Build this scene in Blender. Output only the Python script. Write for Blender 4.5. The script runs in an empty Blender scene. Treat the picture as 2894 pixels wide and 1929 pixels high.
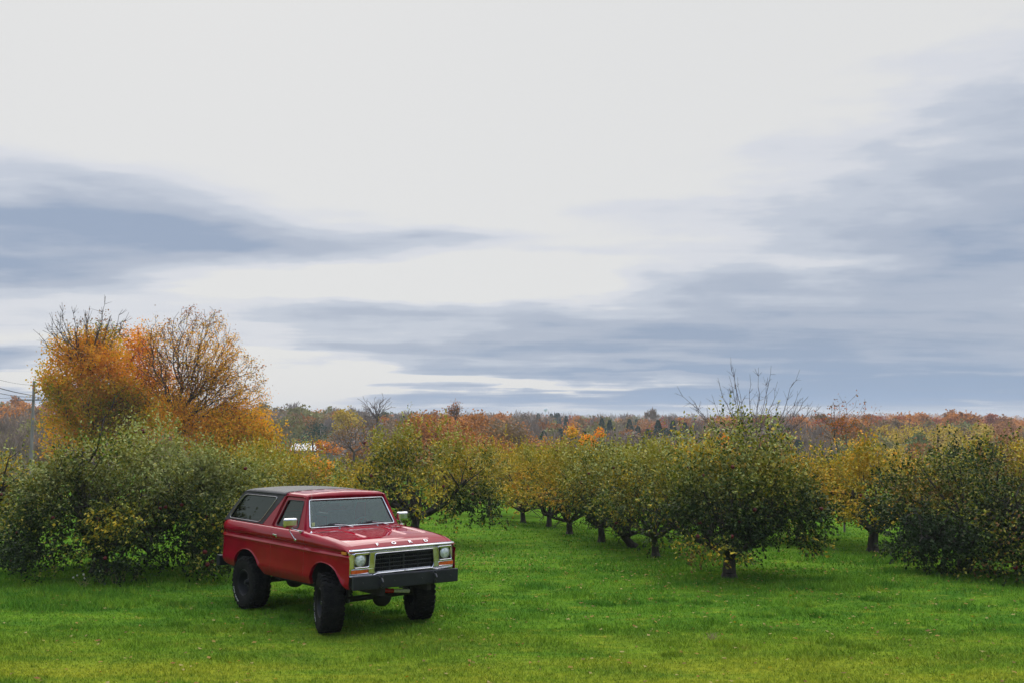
import bpy, math, random
import numpy as np
from mathutils import Vector, Matrix
from mathutils.geometry import tessellate_polygon

# ============================================================ camera
scn = bpy.context.scene
COL = scn.collection
R = math.radians
EYE = 3.32            # eye height above the grass by the truck
FPX = 2657.0          # focal length in pixels of a 2894 px wide picture
cam = bpy.data.cameras.new('camera')
camo = bpy.data.objects.new('camera', cam)
COL.objects.link(camo)
cam.sensor_width = 36.0
cam.lens = FPX / 2894 * 36
cam.clip_start = 0.1
cam.clip_end = 20000
camo.location = (0, 0, EYE)
camo.rotation_euler = (R(90) + math.atan(204.5 / FPX), 0, 0)
scn.camera = camo
scn.view_settings.view_transform = 'Standard'
scn.view_settings.look = 'None'
scn.view_settings.exposure = 0
scn.view_settings.gamma = 1
scn.cycles.max_bounces = 6
scn.cycles.transparent_max_bounces = 12
scn.cycles.volume_bounces = 0
scn.cycles.use_denoising = True

# ============================================================ world: overcast sky with cloud banks
ZENITH = 2.6
SUN_EL, SUN_AZ = R(38), R(-18)      # azimuth from +Y, towards +X positive
world = bpy.data.worlds.new('World')
scn.world = world
world.use_nodes = True
wn, wl = world.node_tree.nodes, world.node_tree.links
wn.clear()

def wmath(op, a, b=None, c=None, clamp=False):
    n = wn.new('ShaderNodeMath'); n.operation = op; n.use_clamp = clamp
    for i, v in enumerate((a, b, c)):
        if v is None: continue
        if isinstance(v, (int, float)): n.inputs[i].default_value = v
        else: wl.new(v, n.inputs[i])
    return n.outputs[0]

def wvec(op, a, b=None):
    n = wn.new('ShaderNodeVectorMath'); n.operation = op
    for i, v in enumerate((a, b)):
        if v is None: continue
        if isinstance(v, (tuple, list)): n.inputs[i].default_value = v
        else: wl.new(v, n.inputs[i])
    return n.outputs['Value'] if op == 'DOT_PRODUCT' else n.outputs[0]

tc = wn.new('ShaderNodeTexCoord')
sep = wn.new('ShaderNodeSeparateXYZ'); wl.new(tc.outputs['Generated'], sep.inputs[0])
az = wmath('ARCTAN2', sep.outputs[0], sep.outputs[1])
el = wmath('ARCSINE', sep.outputs[2])
# flat cloud layer seen in perspective
zz = wmath('ADD', wmath('MAXIMUM', sep.outputs[2], 0.0), 0.07)
cmb = wn.new('ShaderNodeCombineXYZ')
wl.new(wmath('DIVIDE', sep.outputs[0], zz), cmb.inputs[0])
wl.new(wmath('DIVIDE', sep.outputs[1], zz), cmb.inputs[1])

def wnoise(scale, detail, rough, off=(0, 0, 0), sc=(1, 1, 1)):
    m = wn.new('ShaderNodeMapping'); m.inputs['Location'].default_value = off; m.inputs['Scale'].default_value = sc
    wl.new(cmb.outputs[0], m.inputs[0])
    n = wn.new('ShaderNodeTexNoise'); n.inputs['Scale'].default_value = scale
    n.inputs['Detail'].default_value = detail; n.inputs['Roughness'].default_value = rough
    wl.new(m.outputs[0], n.inputs['Vector'])
    return n
n1 = wnoise(0.55, 5, 0.55, (3, 1, 0), (1.0, 1.0, 1))
n2 = wnoise(1.6, 5, 0.6, (7, 4, 2), (0.55, 1.3, 1))
n3 = wnoise(0.9, 3, 0.5, (1, 9, 2), (0.6, 1.1, 1))
ang = wn.new('ShaderNodeCombineXYZ'); wl.new(az, ang.inputs[0]); wl.new(el, ang.inputs[1])
# streaky noise in direction space for the low bands
mlow = wn.new('ShaderNodeMapping'); mlow.inputs['Scale'].default_value = (4.6, 17.0, 1)
wl.new(ang.outputs[0], mlow.inputs[0])
nlow = wn.new('ShaderNodeTexNoise'); nlow.inputs['Scale'].default_value = 1.6
nlow.inputs['Detail'].default_value = 7; nlow.inputs['Roughness'].default_value = 0.56
wl.new(mlow.outputs[0], nlow.inputs['Vector'])
# warp
wsub = wvec('SUBTRACT', nlow.outputs['Color'], (0.5, 0.5, 0.5))
wsub2 = wvec('SUBTRACT', n3.outputs['Color'], (0.5, 0.5, 0.5))
warp = wvec('ADD', wvec('MULTIPLY', wsub, (0.12, 0.034, 0)), wvec('MULTIPLY', wsub2, (0.14, 0.04, 0)))
pos = wvec('ADD', ang.outputs[0], warp)

def dirof(xd, yd):          # coordinates of a 2352 px wide view -> azimuth, elevation
    u = (xd * 1.2304 - 1447) / FPX; v = (1169 - yd * 1.2304) / FPX
    return math.atan(u), math.atan(v / math.sqrt(1 + u * u))

BANKS = [  # x, y, half width, half height, weight
    (-60, 535, 520, 105, .74), (430, 535, 330, 58, .46), (720, 552, 300, 38, .42), (1040, 540, 180, 24, .36),
    (60, 622, 270, 36, .6), (200, 440, 240, 42, .25), (-20, 812, 120, 30, .85), (80, 735, 230, 24, .25), (60, 915, 120, 24, .6),
    (640, 735, 240, 30, .34), (1000, 715, 330, 30, .42), (1300, 745, 380, 34, .45), (780, 800, 330, 26, .46), (1200, 800, 420, 32, .56),
    (1600, 640, 220, 34, .28), (1780, 665, 420, 46, .26), (2120, 640, 330, 60, .22), (2400, 540, 330, 95, .26), (1950, 690, 620, 170, .20), (2050, 880, 700, 110, .12),
    (1650, 790, 420, 40, .38), (2150, 800, 420, 62, .36), (1750, 735, 360, 26, .25),
    (1000, 845, 380, 15, .48), (1500, 855, 460, 18, .7), (2150, 900, 560, 44, .72), (1150, 916, 420, 21, .85), (1700, 915, 420, 24, .6),
    (2400, 330, 300, 150, .36), (1760, 330, 130, 26, .18), (2380, 120, 260, 120, .2), (2350, 760, 700, 260, .18), (2360, 430, 420, 190, .20), (1550, 480, 260, 20, .16), (1350, 575, 180, 16, .14),
    (1950, 480, 300, 60, .16),
    # brighter openings
    (760, 895, 150, 30, -.9), (1000, 877, 270, 9, -.75), (1300, 886, 260, 6, -.45), (1000, 640, 520, 42, -.55), (600, 815, 120, 24, -.4),
    (2230, 932, 90, 5, -.45), (2200, 862, 260, 5, -.22), (1500, 860, 200, 5, -.25), (1700, 948, 300, 4, -.35), (1950, 590, 260, 16, -.2), (60, 868, 110, 16, -.8),
    (380, 880, 250, 35, -.5), (450, 655, 260, 20, -.3)]
tot = None
for (xd, yd, rx, ry, amp) in BANKS:
    a0, e0 = dirof(xd, yd)
    k = 1.2304 / FPX
    d = wvec('MULTIPLY', wvec('SUBTRACT', pos, (a0, e0, 0)), (1 / (rx * k), 1 / (ry * k), 0))
    g = wmath('MULTIPLY', wmath('POWER', 2.718, wmath('MULTIPLY', wvec('DOT_PRODUCT', d, d), -1.0)), amp)
    tot = g if tot is None else wmath('ADD', tot, g)
# rest of the vault: thinner uneven cloud, darker behind the viewer
back = wmath('MULTIPLY', wmath('SUBTRACT', 0.25, sep.outputs[1]), 1.1, clamp=True)
# an overcast vault is two to three times brighter overhead than low down
high = wmath('MULTIPLY', wmath('SUBTRACT', sep.outputs[2], 0.45), 3.2, clamp=True)
lumi = wmath('MULTIPLY_ADD', high, ZENITH, 1.0)
amb = wmath('MULTIPLY', back, wmath('MULTIPLY_ADD', n1.outputs['Fac'], 1.0, 0.6))
front = wmath('SUBTRACT', 1.0, back)
tex = wmath('MULTIPLY', wmath('SUBTRACT', n2.outputs['Fac'], 0.5), 0.75)
texl = wmath('MULTIPLY', wmath('SUBTRACT', nlow.outputs['Fac'], 0.5), 0.72)
mask = wmath('MULTIPLY', wmath('ADD', tot, 0.08), 2.2, clamp=True)
D = wmath('ADD', wmath('ADD', wmath('MULTIPLY', tot, front), amb), wmath('MULTIPLY', wmath('ADD', tex, texl), mask))
ramp = wn.new('ShaderNodeValToRGB'); wl.new(D, ramp.inputs[0])
cr = ramp.color_ramp; cr.interpolation = 'EASE'
cr.elements[0].position = 0.04; cr.elements[0].color = (.765, .768, .765, 1)
cr.elements[1].position = 1.0; cr.elements[1].color = (.31, .385, .52, 1)
for p_, c_ in ((.20, (.69, .71, .76, 1)), (.42, (.55, .595, .68, 1)), (.70, (.43, .485, .59, 1))):
    e_ = cr.elements.new(p_); e_.color = c_
sky = wn.new('ShaderNodeTexSky'); sky.sky_type = 'NISHITA'; sky.sun_disc = False
sky.sun_elevation = SUN_EL; sky.sun_rotation = SUN_AZ
skl = wn.new('ShaderNodeMix'); skl.data_type = 'RGBA'; skl.blend_type = 'ADD'
skl.inputs['Factor'].default_value = 0.0
lowm = wmath('MULTIPLY', wmath('MULTIPLY', wmath('SUBTRACT', 0.075, el), 16.0, clamp=True), wmath('MULTIPLY', D, 0.75), clamp=True)
mxl = wn.new('ShaderNodeMix'); mxl.data_type = 'RGBA'; wl.new(lowm, mxl.inputs['Factor']); wl.new(ramp.outputs[0], mxl.inputs['A'])
mxl.inputs['B'].default_value = (.27, .39, .58, 1)
bg1 = wn.new('ShaderNodeBackground'); wl.new(mxl.outputs['Result'], bg1.inputs[0]); wl.new(lumi, bg1.inputs[1])
bg2 = wn.new('ShaderNodeBackground'); wl.new(sky.outputs[0], bg2.inputs[0]); bg2.inputs[1].default_value = 0.08
wn.remove(skl)
mixs = wn.new('ShaderNodeMixShader'); mixs.inputs[0].default_value = 0.04   # the cloud covers almost all of the sky
wl.new(bg1.outputs[0], mixs.inputs[1]); wl.new(bg2.outputs[0], mixs.inputs[2])
wo = wn.new('ShaderNodeOutputWorld'); wl.new(mixs.outputs[0], wo.inputs[0])
world.cycles.sampling_method = 'MANUAL'
world.cycles.sample_map_resolution = 512

sl = bpy.data.lights.new('sun', 'SUN'); sl.energy = 1.2; sl.angle = R(40); sl.color = (1, .97, .92)
so = bpy.data.objects.new('sun', sl); COL.objects.link(so)
sd = Vector((math.sin(SUN_AZ) * math.cos(SUN_EL), math.cos(SUN_AZ) * math.cos(SUN_EL), math.sin(SUN_EL)))
so.rotation_euler = sd.to_track_quat('Z', 'Y').to_euler()

# ============================================================ helpers
rng = np.random.default_rng(7)
random.seed(7)

def tag(o, label=None, cat=None, group=None, kind=None):
    if label: o['label'] = label
    if cat: o['category'] = cat
    if group: o['group'] = group
    if kind: o['kind'] = kind
    return o

def empty(name, loc=(0, 0, 0), rot=(0, 0, 0), parent=None):
    o = bpy.data.objects.new(name, None); COL.objects.link(o)
    o.location = loc; o.rotation_euler = rot; o.empty_display_size = 0.2
    if parent: o.parent = parent
    return o

def bigmesh(name, V, F, mat, parent=None, col=None, smooth=False):
    """V (n,3) array, F (m,k) index array, col (m,3) colour per face"""
    V = np.asarray(V, dtype=np.float32); F = np.asarray(F, dtype=np.int32)
    me = bpy.data.meshes.new(name)
    m, k = F.shape
    me.vertices.add(len(V)); me.vertices.foreach_set('co', V.ravel())
    me.loops.add(m * k); me.loops.foreach_set('vertex_index', F.ravel())
    me.polygons.add(m); me.polygons.foreach_set('loop_start', np.arange(0, m * k, k, dtype=np.int32))
    if smooth: me.polygons.foreach_set('use_smooth', np.ones(m, dtype=bool))
    me.update(calc_edges=True)
    if col is not None:
        at = me.attributes.new('tint', 'FLOAT_COLOR', 'FACE')
        c4 = np.ones((m, 4), dtype=np.float32); c4[:, :3] = col
        at.data.foreach_set('color', c4.ravel())
    me.materials.append(mat)
    o = bpy.data.objects.new(name, me); COL.objects.link(o)
    if parent: o.parent = parent
    return o

def pymesh(name, V, F, mat, parent=None, smooth=None, bevel=0, solid=0, seg=2):
    me = bpy.data.meshes.new(name)
    me.from_pydata([tuple(v) for v in V], [], [tuple(f) for f in F]); me.update()
    if smooth is not None:
        me.polygons.foreach_set('use_smooth', np.ones(len(me.polygons), dtype=bool))
        me.set_sharp_from_angle(angle=R(smooth))
    me.materials.append(mat)
    o = bpy.data.objects.new(name, me); COL.objects.link(o)
    if parent: o.parent = parent
    if solid:
        s = o.modifiers.new('s', 'SOLIDIFY'); s.thickness = abs(solid); s.offset = -1 if solid > 0 else 1
    if bevel:
        b = o.modifiers.new('b', 'BEVEL'); b.width = bevel; b.segments = seg; b.limit_method = 'ANGLE'; b.angle_limit = R(35)
        b.harden_normals = False
    return o

class MB:
    def __init__(s): s.V = []; s.F = []
    def add(s, V, F):
        n = len(s.V); s.V += [tuple(v) for v in V]; s.F += [tuple(i + n for i in f) for f in F]; return s
    def box(s, lo, hi, M=None):
        x0, y0, z0 = lo; x1, y1, z1 = hi
        V = [Vector(v) for v in ((x0,y0,z0),(x1,y0,z0),(x1,y1,z0),(x0,y1,z0),(x0,y0,z1),(x1,y0,z1),(x1,y1,z1),(x0,y1,z1))]
        if M is not None: V = [M @ v for v in V]
        return s.add(V, [(0,3,2,1),(4,5,6,7),(0,1,5,4),(1,2,6,5),(2,3,7,6),(3,0,4,7)])
    def tube(s, pts, r, n=8, closed=False, cap=True):
        pts = [Vector(p) for p in pts]; k = len(pts)
        rr = r if isinstance(r, (list, tuple)) else [r] * k
        V = []; up = Vector((0, 0, 1))
        for i, p in enumerate(pts):
            if closed: d = pts[(i + 1) % k] - pts[i - 1]
            else: d = pts[min(i + 1, k - 1)] - pts[max(i - 1, 0)]
            d.normalize()
            a = d.cross(up)
            if a.length < .05: a = d.cross(Vector((1, 0, 0)))
            a.normalize(); b = d.cross(a).normalized()
            V += [p + (a * math.cos(t * 2 * math.pi / n) + b * math.sin(t * 2 * math.pi / n)) * rr[i] for t in range(n)]
        F = []
        for i in range(k if closed else k - 1):
            for t in range(n):
                j = (i + 1) % k
                F.append((i*n+t, i*n+(t+1)%n, j*n+(t+1)%n, j*n+t))
        if cap and not closed:
            F.append(tuple(range(n - 1, -1, -1))); F.append(tuple((k-1)*n + t for t in range(n)))
        return s.add(V, F)
    def lathe(s, prof, n=48, M=None, axis='y'):
        """prof: (radius, along) pairs revolved about the axis"""
        V = []; F = []; k = len(prof)
        for i in range(n):
            a = 2 * math.pi * i / n
            for (r, w) in prof:
                v = Vector((r*math.cos(a), w, r*math.sin(a))) if axis == 'y' else (Vector((w, r*math.cos(a), r*math.sin(a))) if axis == 'x' else Vector((r*math.cos(a), r*math.sin(a), w)))
                V.append(M @ v if M is not None else v)
        for i in range(n):
            j = (i + 1) % n
            for q in range(k - 1): F.append((i*k+q, j*k+q, j*k+q+1, i*k+q+1))
        return s.add(V, F)
    def build(s, name, mat, parent=None, smooth=None, bevel=0, solid=0, seg=2):
        return pymesh(name, s.V, s.F, mat, parent, smooth, bevel, solid, seg)

def lerp(a, b, t): return a + (b - a) * t
def interp(x, pts):
    return float(np.interp(x, [p[0] for p in pts], [p[1] for p in pts]))
def sstep(a, b, x):
    t = min(1, max(0, (x - a) / (b - a))); return t * t * (3 - 2 * t)

# ============================================================ materials
def mat(name, base=(.5,.5,.5), rough=.5, metal=0, spec=.5, coat=0, coat_rough=.05):
    m = bpy.data.materials.new(name); m.use_nodes = True
    b = m.node_tree.nodes['Principled BSDF']
    b.inputs['Base Color'].default_value = (*base, 1); b.inputs['Roughness'].default_value = rough
    b.inputs['Metallic'].default_value = metal; b.inputs['Specular IOR Level'].default_value = spec
    b.inputs['Coat Weight'].default_value = coat; b.inputs['Coat Roughness'].default_value = coat_rough
    return m

def noisy(m, c1, c2, scale=5, detail=4, bump=0, bscale=60, rough=None, coord='Object', stretch=(1,1,1)):
    nt = m.node_tree; b = nt.nodes['Principled BSDF']
    t = nt.nodes.new('ShaderNodeTexCoord'); mp = nt.nodes.new('ShaderNodeMapping'); mp.inputs['Scale'].default_value = stretch
    nt.links.new(t.outputs[coord], mp.inputs[0])
    n = nt.nodes.new('ShaderNodeTexNoise'); n.inputs['Scale'].default_value = scale; n.inputs['Detail'].default_value = detail
    nt.links.new(mp.outputs[0], n.inputs['Vector'])
    mr = nt.nodes.new('ShaderNodeMapRange'); mr.inputs[1].default_value = .35; mr.inputs[2].default_value = .65
    nt.links.new(n.outputs['Fac'], mr.inputs[0])
    mx = nt.nodes.new('ShaderNodeMix'); mx.data_type = 'RGBA'
    mx.inputs['A'].default_value = (*c1, 1); mx.inputs['B'].default_value = (*c2, 1)
    nt.links.new(mr.outputs[0], mx.inputs['Factor']); nt.links.new(mx.outputs['Result'], b.inputs['Base Color'])
    if rough:
        r2 = nt.nodes.new('ShaderNodeMapRange'); r2.inputs[1].default_value = .35; r2.inputs[2].default_value = .65
        r2.inputs[3].default_value = rough[0]; r2.inputs[4].default_value = rough[1]
        nt.links.new(n.outputs['Fac'], r2.inputs[0]); nt.links.new(r2.outputs[0], b.inputs['Roughness'])
    if bump:
        n2_ = nt.nodes.new('ShaderNodeTexNoise'); n2_.inputs['Scale'].default_value = bscale; n2_.inputs['Detail'].default_value = 3
        nt.links.new(mp.outputs[0], n2_.inputs['Vector'])
        bp = nt.nodes.new('ShaderNodeBump'); bp.inputs['Strength'].default_value = bump; bp.inputs['Distance'].default_value = .02
        nt.links.new(n2_.outputs['Fac'], bp.inputs['Height']); nt.links.new(bp.outputs[0], b.inputs['Normal'])
    return m

def leafmat(name, rough=.6, trans=.14, spec=.12):
    m = bpy.data.materials.new(name); m.use_nodes = True; nt = m.node_tree
    b = nt.nodes['Principled BSDF']; out = nt.nodes['Material Output']
    at = nt.nodes.new('ShaderNodeAttribute'); at.attribute_name = 'tint'
    nt.links.new(at.outputs['Color'], b.inputs['Base Color'])
    b.inputs['Roughness'].default_value = rough; b.inputs['Specular IOR Level'].default_value = spec
    tr = nt.nodes.new('ShaderNodeBsdfTranslucent')
    hs = nt.nodes.new('ShaderNodeHueSaturation'); hs.inputs['Saturation'].default_value = 1.25; hs.inputs['Value'].default_value = 1.3
    nt.links.new(at.outputs['Color'], hs.inputs['Color']); nt.links.new(hs.outputs[0], tr.inputs['Color'])
    mx = nt.nodes.new('ShaderNodeMixShader'); mx.inputs[0].default_value = trans
    nt.links.new(b.outputs[0], mx.inputs[1]); nt.links.new(tr.outputs[0], mx.inputs[2]); nt.links.new(mx.outputs[0], out.inputs[0])
    return m

def glassmat(name, tint, refl=.1, rough=.03, dens=.7):
    """thin pane: part see-through (tinted), part mirror with a Fresnel rise, a little dust"""
    m = bpy.data.materials.new(name); m.use_nodes = True; nt = m.node_tree; nt.nodes.remove(nt.nodes['Principled BSDF'])
    out = nt.nodes['Material Output']
    tr = nt.nodes.new('ShaderNodeBsdfTransparent'); tr.inputs[0].default_value = (*tint, 1)
    gl = nt.nodes.new('ShaderNodeBsdfGlossy'); gl.inputs['Roughness'].default_value = rough; gl.inputs['Color'].default_value = (.82, .98, .94, 1)
    di = nt.nodes.new('ShaderNodeBsdfDiffuse'); di.inputs[0].default_value = (.25, .28, .27, 1)
    lw = nt.nodes.new('ShaderNodeLayerWeight'); lw.inputs[0].default_value = .25
    ma = nt.nodes.new('ShaderNodeMath'); ma.operation = 'MULTIPLY_ADD'; ma.inputs[1].default_value = .8; ma.inputs[2].default_value = refl; ma.use_clamp = True
    nt.links.new(lw.outputs['Fresnel'], ma.inputs[0])
    m1 = nt.nodes.new('ShaderNodeMixShader'); m1.inputs[0].default_value = 1 - dens
    nt.links.new(di.outputs[0], m1.inputs[1]) if False else None
    m1.inputs[0].default_value = dens
    nt.links.new(tr.outputs[0], m1.inputs[1]); nt.links.new(di.outputs[0], m1.inputs[2])
    m2 = nt.nodes.new('ShaderNodeMixShader')
    nt.links.new(ma.outputs[0], m2.inputs[0]); nt.links.new(m1.outputs[0], m2.inputs[1]); nt.links.new(gl.outputs[0], m2.inputs[2])
    nt.links.new(m2.outputs[0], out.inputs[0])
    return m

M = {}
M['red'] = noisy(mat('red_paint', (.26, .001, .014), .30, 0, .0, .85, .04), (.215, .0005, .010), (.27, .0008, .015), 2.5, 3, .0, 60, (.26, .34))
M['red'].node_tree.nodes['Principled BSDF'].inputs['Coat IOR'].default_value = 1.36
def grime(m):
    nt = m.node_tree; b = nt.nodes['Principled BSDF']; src = b.inputs['Base Color'].links[0].from_socket
    t = nt.nodes.new('ShaderNodeTexCoord'); sp = nt.nodes.new('ShaderNodeSeparateXYZ'); nt.links.new(t.outputs['Object'], sp.inputs[0])
    n = nt.nodes.new('ShaderNodeTexNoise'); n.inputs['Scale'].default_value = 9; n.inputs['Detail'].default_value = 6; n.inputs['Roughness'].default_value = .65
    nt.links.new(t.outputs['Object'], n.inputs['Vector'])
    a = nt.nodes.new('ShaderNodeMath'); a.operation = 'MULTIPLY_ADD'; a.inputs[1].default_value = .32; nt.links.new(n.outputs['Fac'], a.inputs[0]); nt.links.new(sp.outputs[2], a.inputs[2])
    r_ = nt.nodes.new('ShaderNodeMapRange'); r_.inputs[1].default_value = .98; r_.inputs[2].default_value = .84; r_.inputs[3].default_value = 0; r_.inputs[4].default_value = .55
    nt.links.new(a.outputs[0], r_.inputs[0])
    mx = nt.nodes.new('ShaderNodeMix'); mx.data_type = 'RGBA'; nt.links.new(r_.outputs[0], mx.inputs['Factor']); nt.links.new(src, mx.inputs['A']); mx.inputs['B'].default_value = (.075, .03, .015, 1)
    nt.links.new(mx.outputs['Result'], b.inputs['Base Color'])
    c = nt.nodes.new('ShaderNodeMath'); c.operation = 'SUBTRACT'; c.inputs[0].default_value = .85; nt.links.new(r_.outputs[0], c.inputs[1]); nt.links.new(c.outputs[0], b.inputs['Coat Weight'])
grime(M['red'])
M['vinyl'] = noisy(mat('black_hardtop', (.022,.022,.025), .55, 0, .35), (.018,.018,.020), (.032,.031,.034), 9, 4, .35, 140)
M['chrome'] = noisy(mat('chrome', (.6,.6,.62), .2, 1), (.50,.49,.52), (.66,.65,.68), 8, 3, 0, 60, (.16, .26))
M['black'] = noisy(mat('black_paint', (.018,.018,.022), .45), (.014,.014,.018), (.03,.03,.034), 6, 4, .1, 90)
M['bumper'] = noisy(mat('bumper_black', (.010,.011,.016), .42, 0, .3), (.008,.009,.013), (.016,.017,.024), 5, 4, .1, 80)
M['rubber'] = noisy(mat('tyre_rubber', (.008,.008,.008), .85, 0, .12), (.006,.006,.0065), (.016,.015,.013), 12, 4, .3, 120)
M['rim'] = noisy(mat('rim_black', (.01,.01,.011), .5, 0, .3), (.008,.008,.009), (.018,.018,.019), 15, 3)
M['dark'] = noisy(mat('underbody', (.012,.012,.012), .8), (.008,.008,.008), (.022,.018,.015), 8, 4)
M['trim'] = noisy(mat('interior_vinyl', (.05,.045,.045), .7), (.035,.03,.03), (.06,.055,.055), 8, 3)
M['seat'] = noisy(mat('seat_cloth', (.06,.07,.06), .8), (.045,.05,.045), (.075,.085,.075), 20, 3)
M['wind'] = glassmat('windscreen_glass', (.62, .74, .68), .045, .04, .03)
M['tint'] = glassmat('tinted_glass', (.02, .02, .025), .02, .03, .0)
M['tint2'] = glassmat('shade_band', (.25, .25, .40), .0, .03, .0)
M['doorglass'] = glassmat('door_glass', (.50, .58, .54), .03, .02, .0)
M['lens'] = noisy(mat('headlight_lens', (.62,.66,.66), .12, .35), (.45,.5,.5), (.8,.82,.82), 26, 2, .6, 60)
M['amber'] = noisy(mat('amber_lens', (.62,.09,.015), .25), (.55,.07,.012), (.7,.12,.02), 30, 2)
M['amber2'] = noisy(mat('side_amber_lens', (.55,.20,.02), .25), (.5,.16,.015), (.65,.26,.03), 40, 2)
M['redlens'] = noisy(mat('red_lens', (.45,.008,.01), .25), (.4,.006,.008), (.5,.01,.012), 30, 2)
M['white'] = noisy(mat('white_rubber', (.55,.54,.5), .6), (.4,.39,.36), (.62,.61,.58), 40, 2)
M['damperwhite'] = noisy(mat('damper_white', (.6,.6,.55), .4), (.5,.5,.46), (.65,.65,.6), 30, 2)
M['sticker'] = noisy(mat('sticker', (.42,.5,.22), .6), (.36,.45,.18), (.5,.55,.28), 60, 2)
M['bark'] = noisy(mat('apple_bark', (.06,.048,.04), .9, 0, .2), (.030,.025,.022), (.085,.070,.058), 9, 5, .8, 30, None, 'Object', (1, 1, .35))
M['bark2'] = noisy(mat('maple_bark', (.07,.055,.05), .9, 0, .2), (.045,.036,.034), (.10,.082,.075), 3, 5, .6, 12, None, 'Object', (1, 1, .3))
M['barkgrey'] = noisy(mat('bare_bark', (.12,.095,.09), .9, 0, .2), (.085,.062,.058), (.15,.12,.115), 4, 4)
M['leaf'] = leafmat('apple_leaf')
M['autumn'] = leafmat('autumn_leaf', .7, .45, .1)
M['wood'] = leafmat('woods_foliage', .9, .18, .05)
M['apple'] = noisy(mat('apple_skin', (.09,.006,.008), .5, 0, .25), (.05,.004,.006), (.13,.012,.010), 18, 3)
M['pole'] = noisy(mat('weathered_pole', (.24,.2,.19), .9), (.17,.14,.13), (.30,.26,.25), 2.5, 5, .5, 20, None, 'Object', (3, 3, .3))
M['wire'] = mat('wire', (.03,.03,.035), .6)
M['insul'] = noisy(mat('insulator', (.10,.09,.09), .3), (.08,.07,.07), (.13,.12,.12), 10, 2)
M['metalroof'] = noisy(mat('metal_roof', (.4,.41,.41), .45, .0), (.30,.31,.31), (.48,.49,.49), 1.2, 4, 0, 10, None, 'Object', (3, .5, 1))
M['barnwall'] = noisy(mat('barn_wall', (.33,.31,.30), .8), (.28,.26,.25), (.38,.36,.35), 2, 4)
M['barndark'] = noisy(mat('barn_opening', (.05,.05,.06), .8), (.04,.04,.05), (.07,.07,.08), 2, 2)
M['tower'] = noisy(mat('tower_paint', (.50,.62,.68), .5), (.45,.56,.62), (.55,.66,.72), .1, 3)
M['straw'] = noisy(mat('dry_stalk', (.30,.22,.09), .9), (.22,.17,.07), (.38,.30,.14), 30, 2)
M['flower'] = noisy(mat('seed_head', (.5,.48,.34), .9), (.4,.38,.26), (.6,.58,.45), 30, 2)

# grass colours, shared by the ground sheet and the blades standing on it
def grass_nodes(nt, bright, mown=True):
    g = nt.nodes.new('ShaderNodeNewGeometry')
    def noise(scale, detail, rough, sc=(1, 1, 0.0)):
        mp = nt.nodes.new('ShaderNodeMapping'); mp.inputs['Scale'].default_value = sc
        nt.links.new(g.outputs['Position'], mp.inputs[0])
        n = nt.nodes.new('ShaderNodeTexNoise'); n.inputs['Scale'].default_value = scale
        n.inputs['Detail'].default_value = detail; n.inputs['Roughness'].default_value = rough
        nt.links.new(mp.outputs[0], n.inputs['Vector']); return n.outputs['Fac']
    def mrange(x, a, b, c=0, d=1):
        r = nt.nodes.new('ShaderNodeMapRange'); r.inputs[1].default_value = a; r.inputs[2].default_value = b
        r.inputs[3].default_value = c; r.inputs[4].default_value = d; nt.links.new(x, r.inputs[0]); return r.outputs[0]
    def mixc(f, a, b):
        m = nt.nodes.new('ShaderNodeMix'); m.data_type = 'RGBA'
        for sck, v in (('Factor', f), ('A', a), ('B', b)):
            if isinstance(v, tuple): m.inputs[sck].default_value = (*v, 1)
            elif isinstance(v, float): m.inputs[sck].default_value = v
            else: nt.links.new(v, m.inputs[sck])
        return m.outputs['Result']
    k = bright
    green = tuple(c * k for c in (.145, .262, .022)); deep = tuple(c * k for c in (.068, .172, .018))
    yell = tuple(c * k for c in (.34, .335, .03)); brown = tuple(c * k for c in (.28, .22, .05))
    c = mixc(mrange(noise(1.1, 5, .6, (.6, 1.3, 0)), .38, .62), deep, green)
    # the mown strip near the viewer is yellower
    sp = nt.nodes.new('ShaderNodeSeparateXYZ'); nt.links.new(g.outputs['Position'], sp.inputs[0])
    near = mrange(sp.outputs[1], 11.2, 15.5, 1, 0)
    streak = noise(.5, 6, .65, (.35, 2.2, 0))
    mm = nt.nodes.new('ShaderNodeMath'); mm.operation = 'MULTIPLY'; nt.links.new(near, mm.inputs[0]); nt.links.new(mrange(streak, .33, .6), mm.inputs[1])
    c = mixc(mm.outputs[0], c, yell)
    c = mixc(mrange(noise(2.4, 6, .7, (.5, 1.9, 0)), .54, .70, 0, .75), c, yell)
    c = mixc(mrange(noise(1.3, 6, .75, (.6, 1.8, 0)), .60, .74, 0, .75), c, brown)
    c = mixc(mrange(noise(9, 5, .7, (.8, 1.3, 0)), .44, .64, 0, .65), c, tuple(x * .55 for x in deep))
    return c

def grassmat(name, bright, bump=0):
    m = bpy.data.materials.new(name); m.use_nodes = True; nt = m.node_tree; b = nt.nodes['Principled BSDF']
    nt.links.new(grass_nodes(nt, bright), b.inputs['Base Color'])
    b.inputs['Roughness'].default_value = .9; b.inputs['Specular IOR Level'].default_value = .0
    return m
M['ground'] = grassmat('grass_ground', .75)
M['blade'] = grassmat('grass_blade', 1.35)

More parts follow.
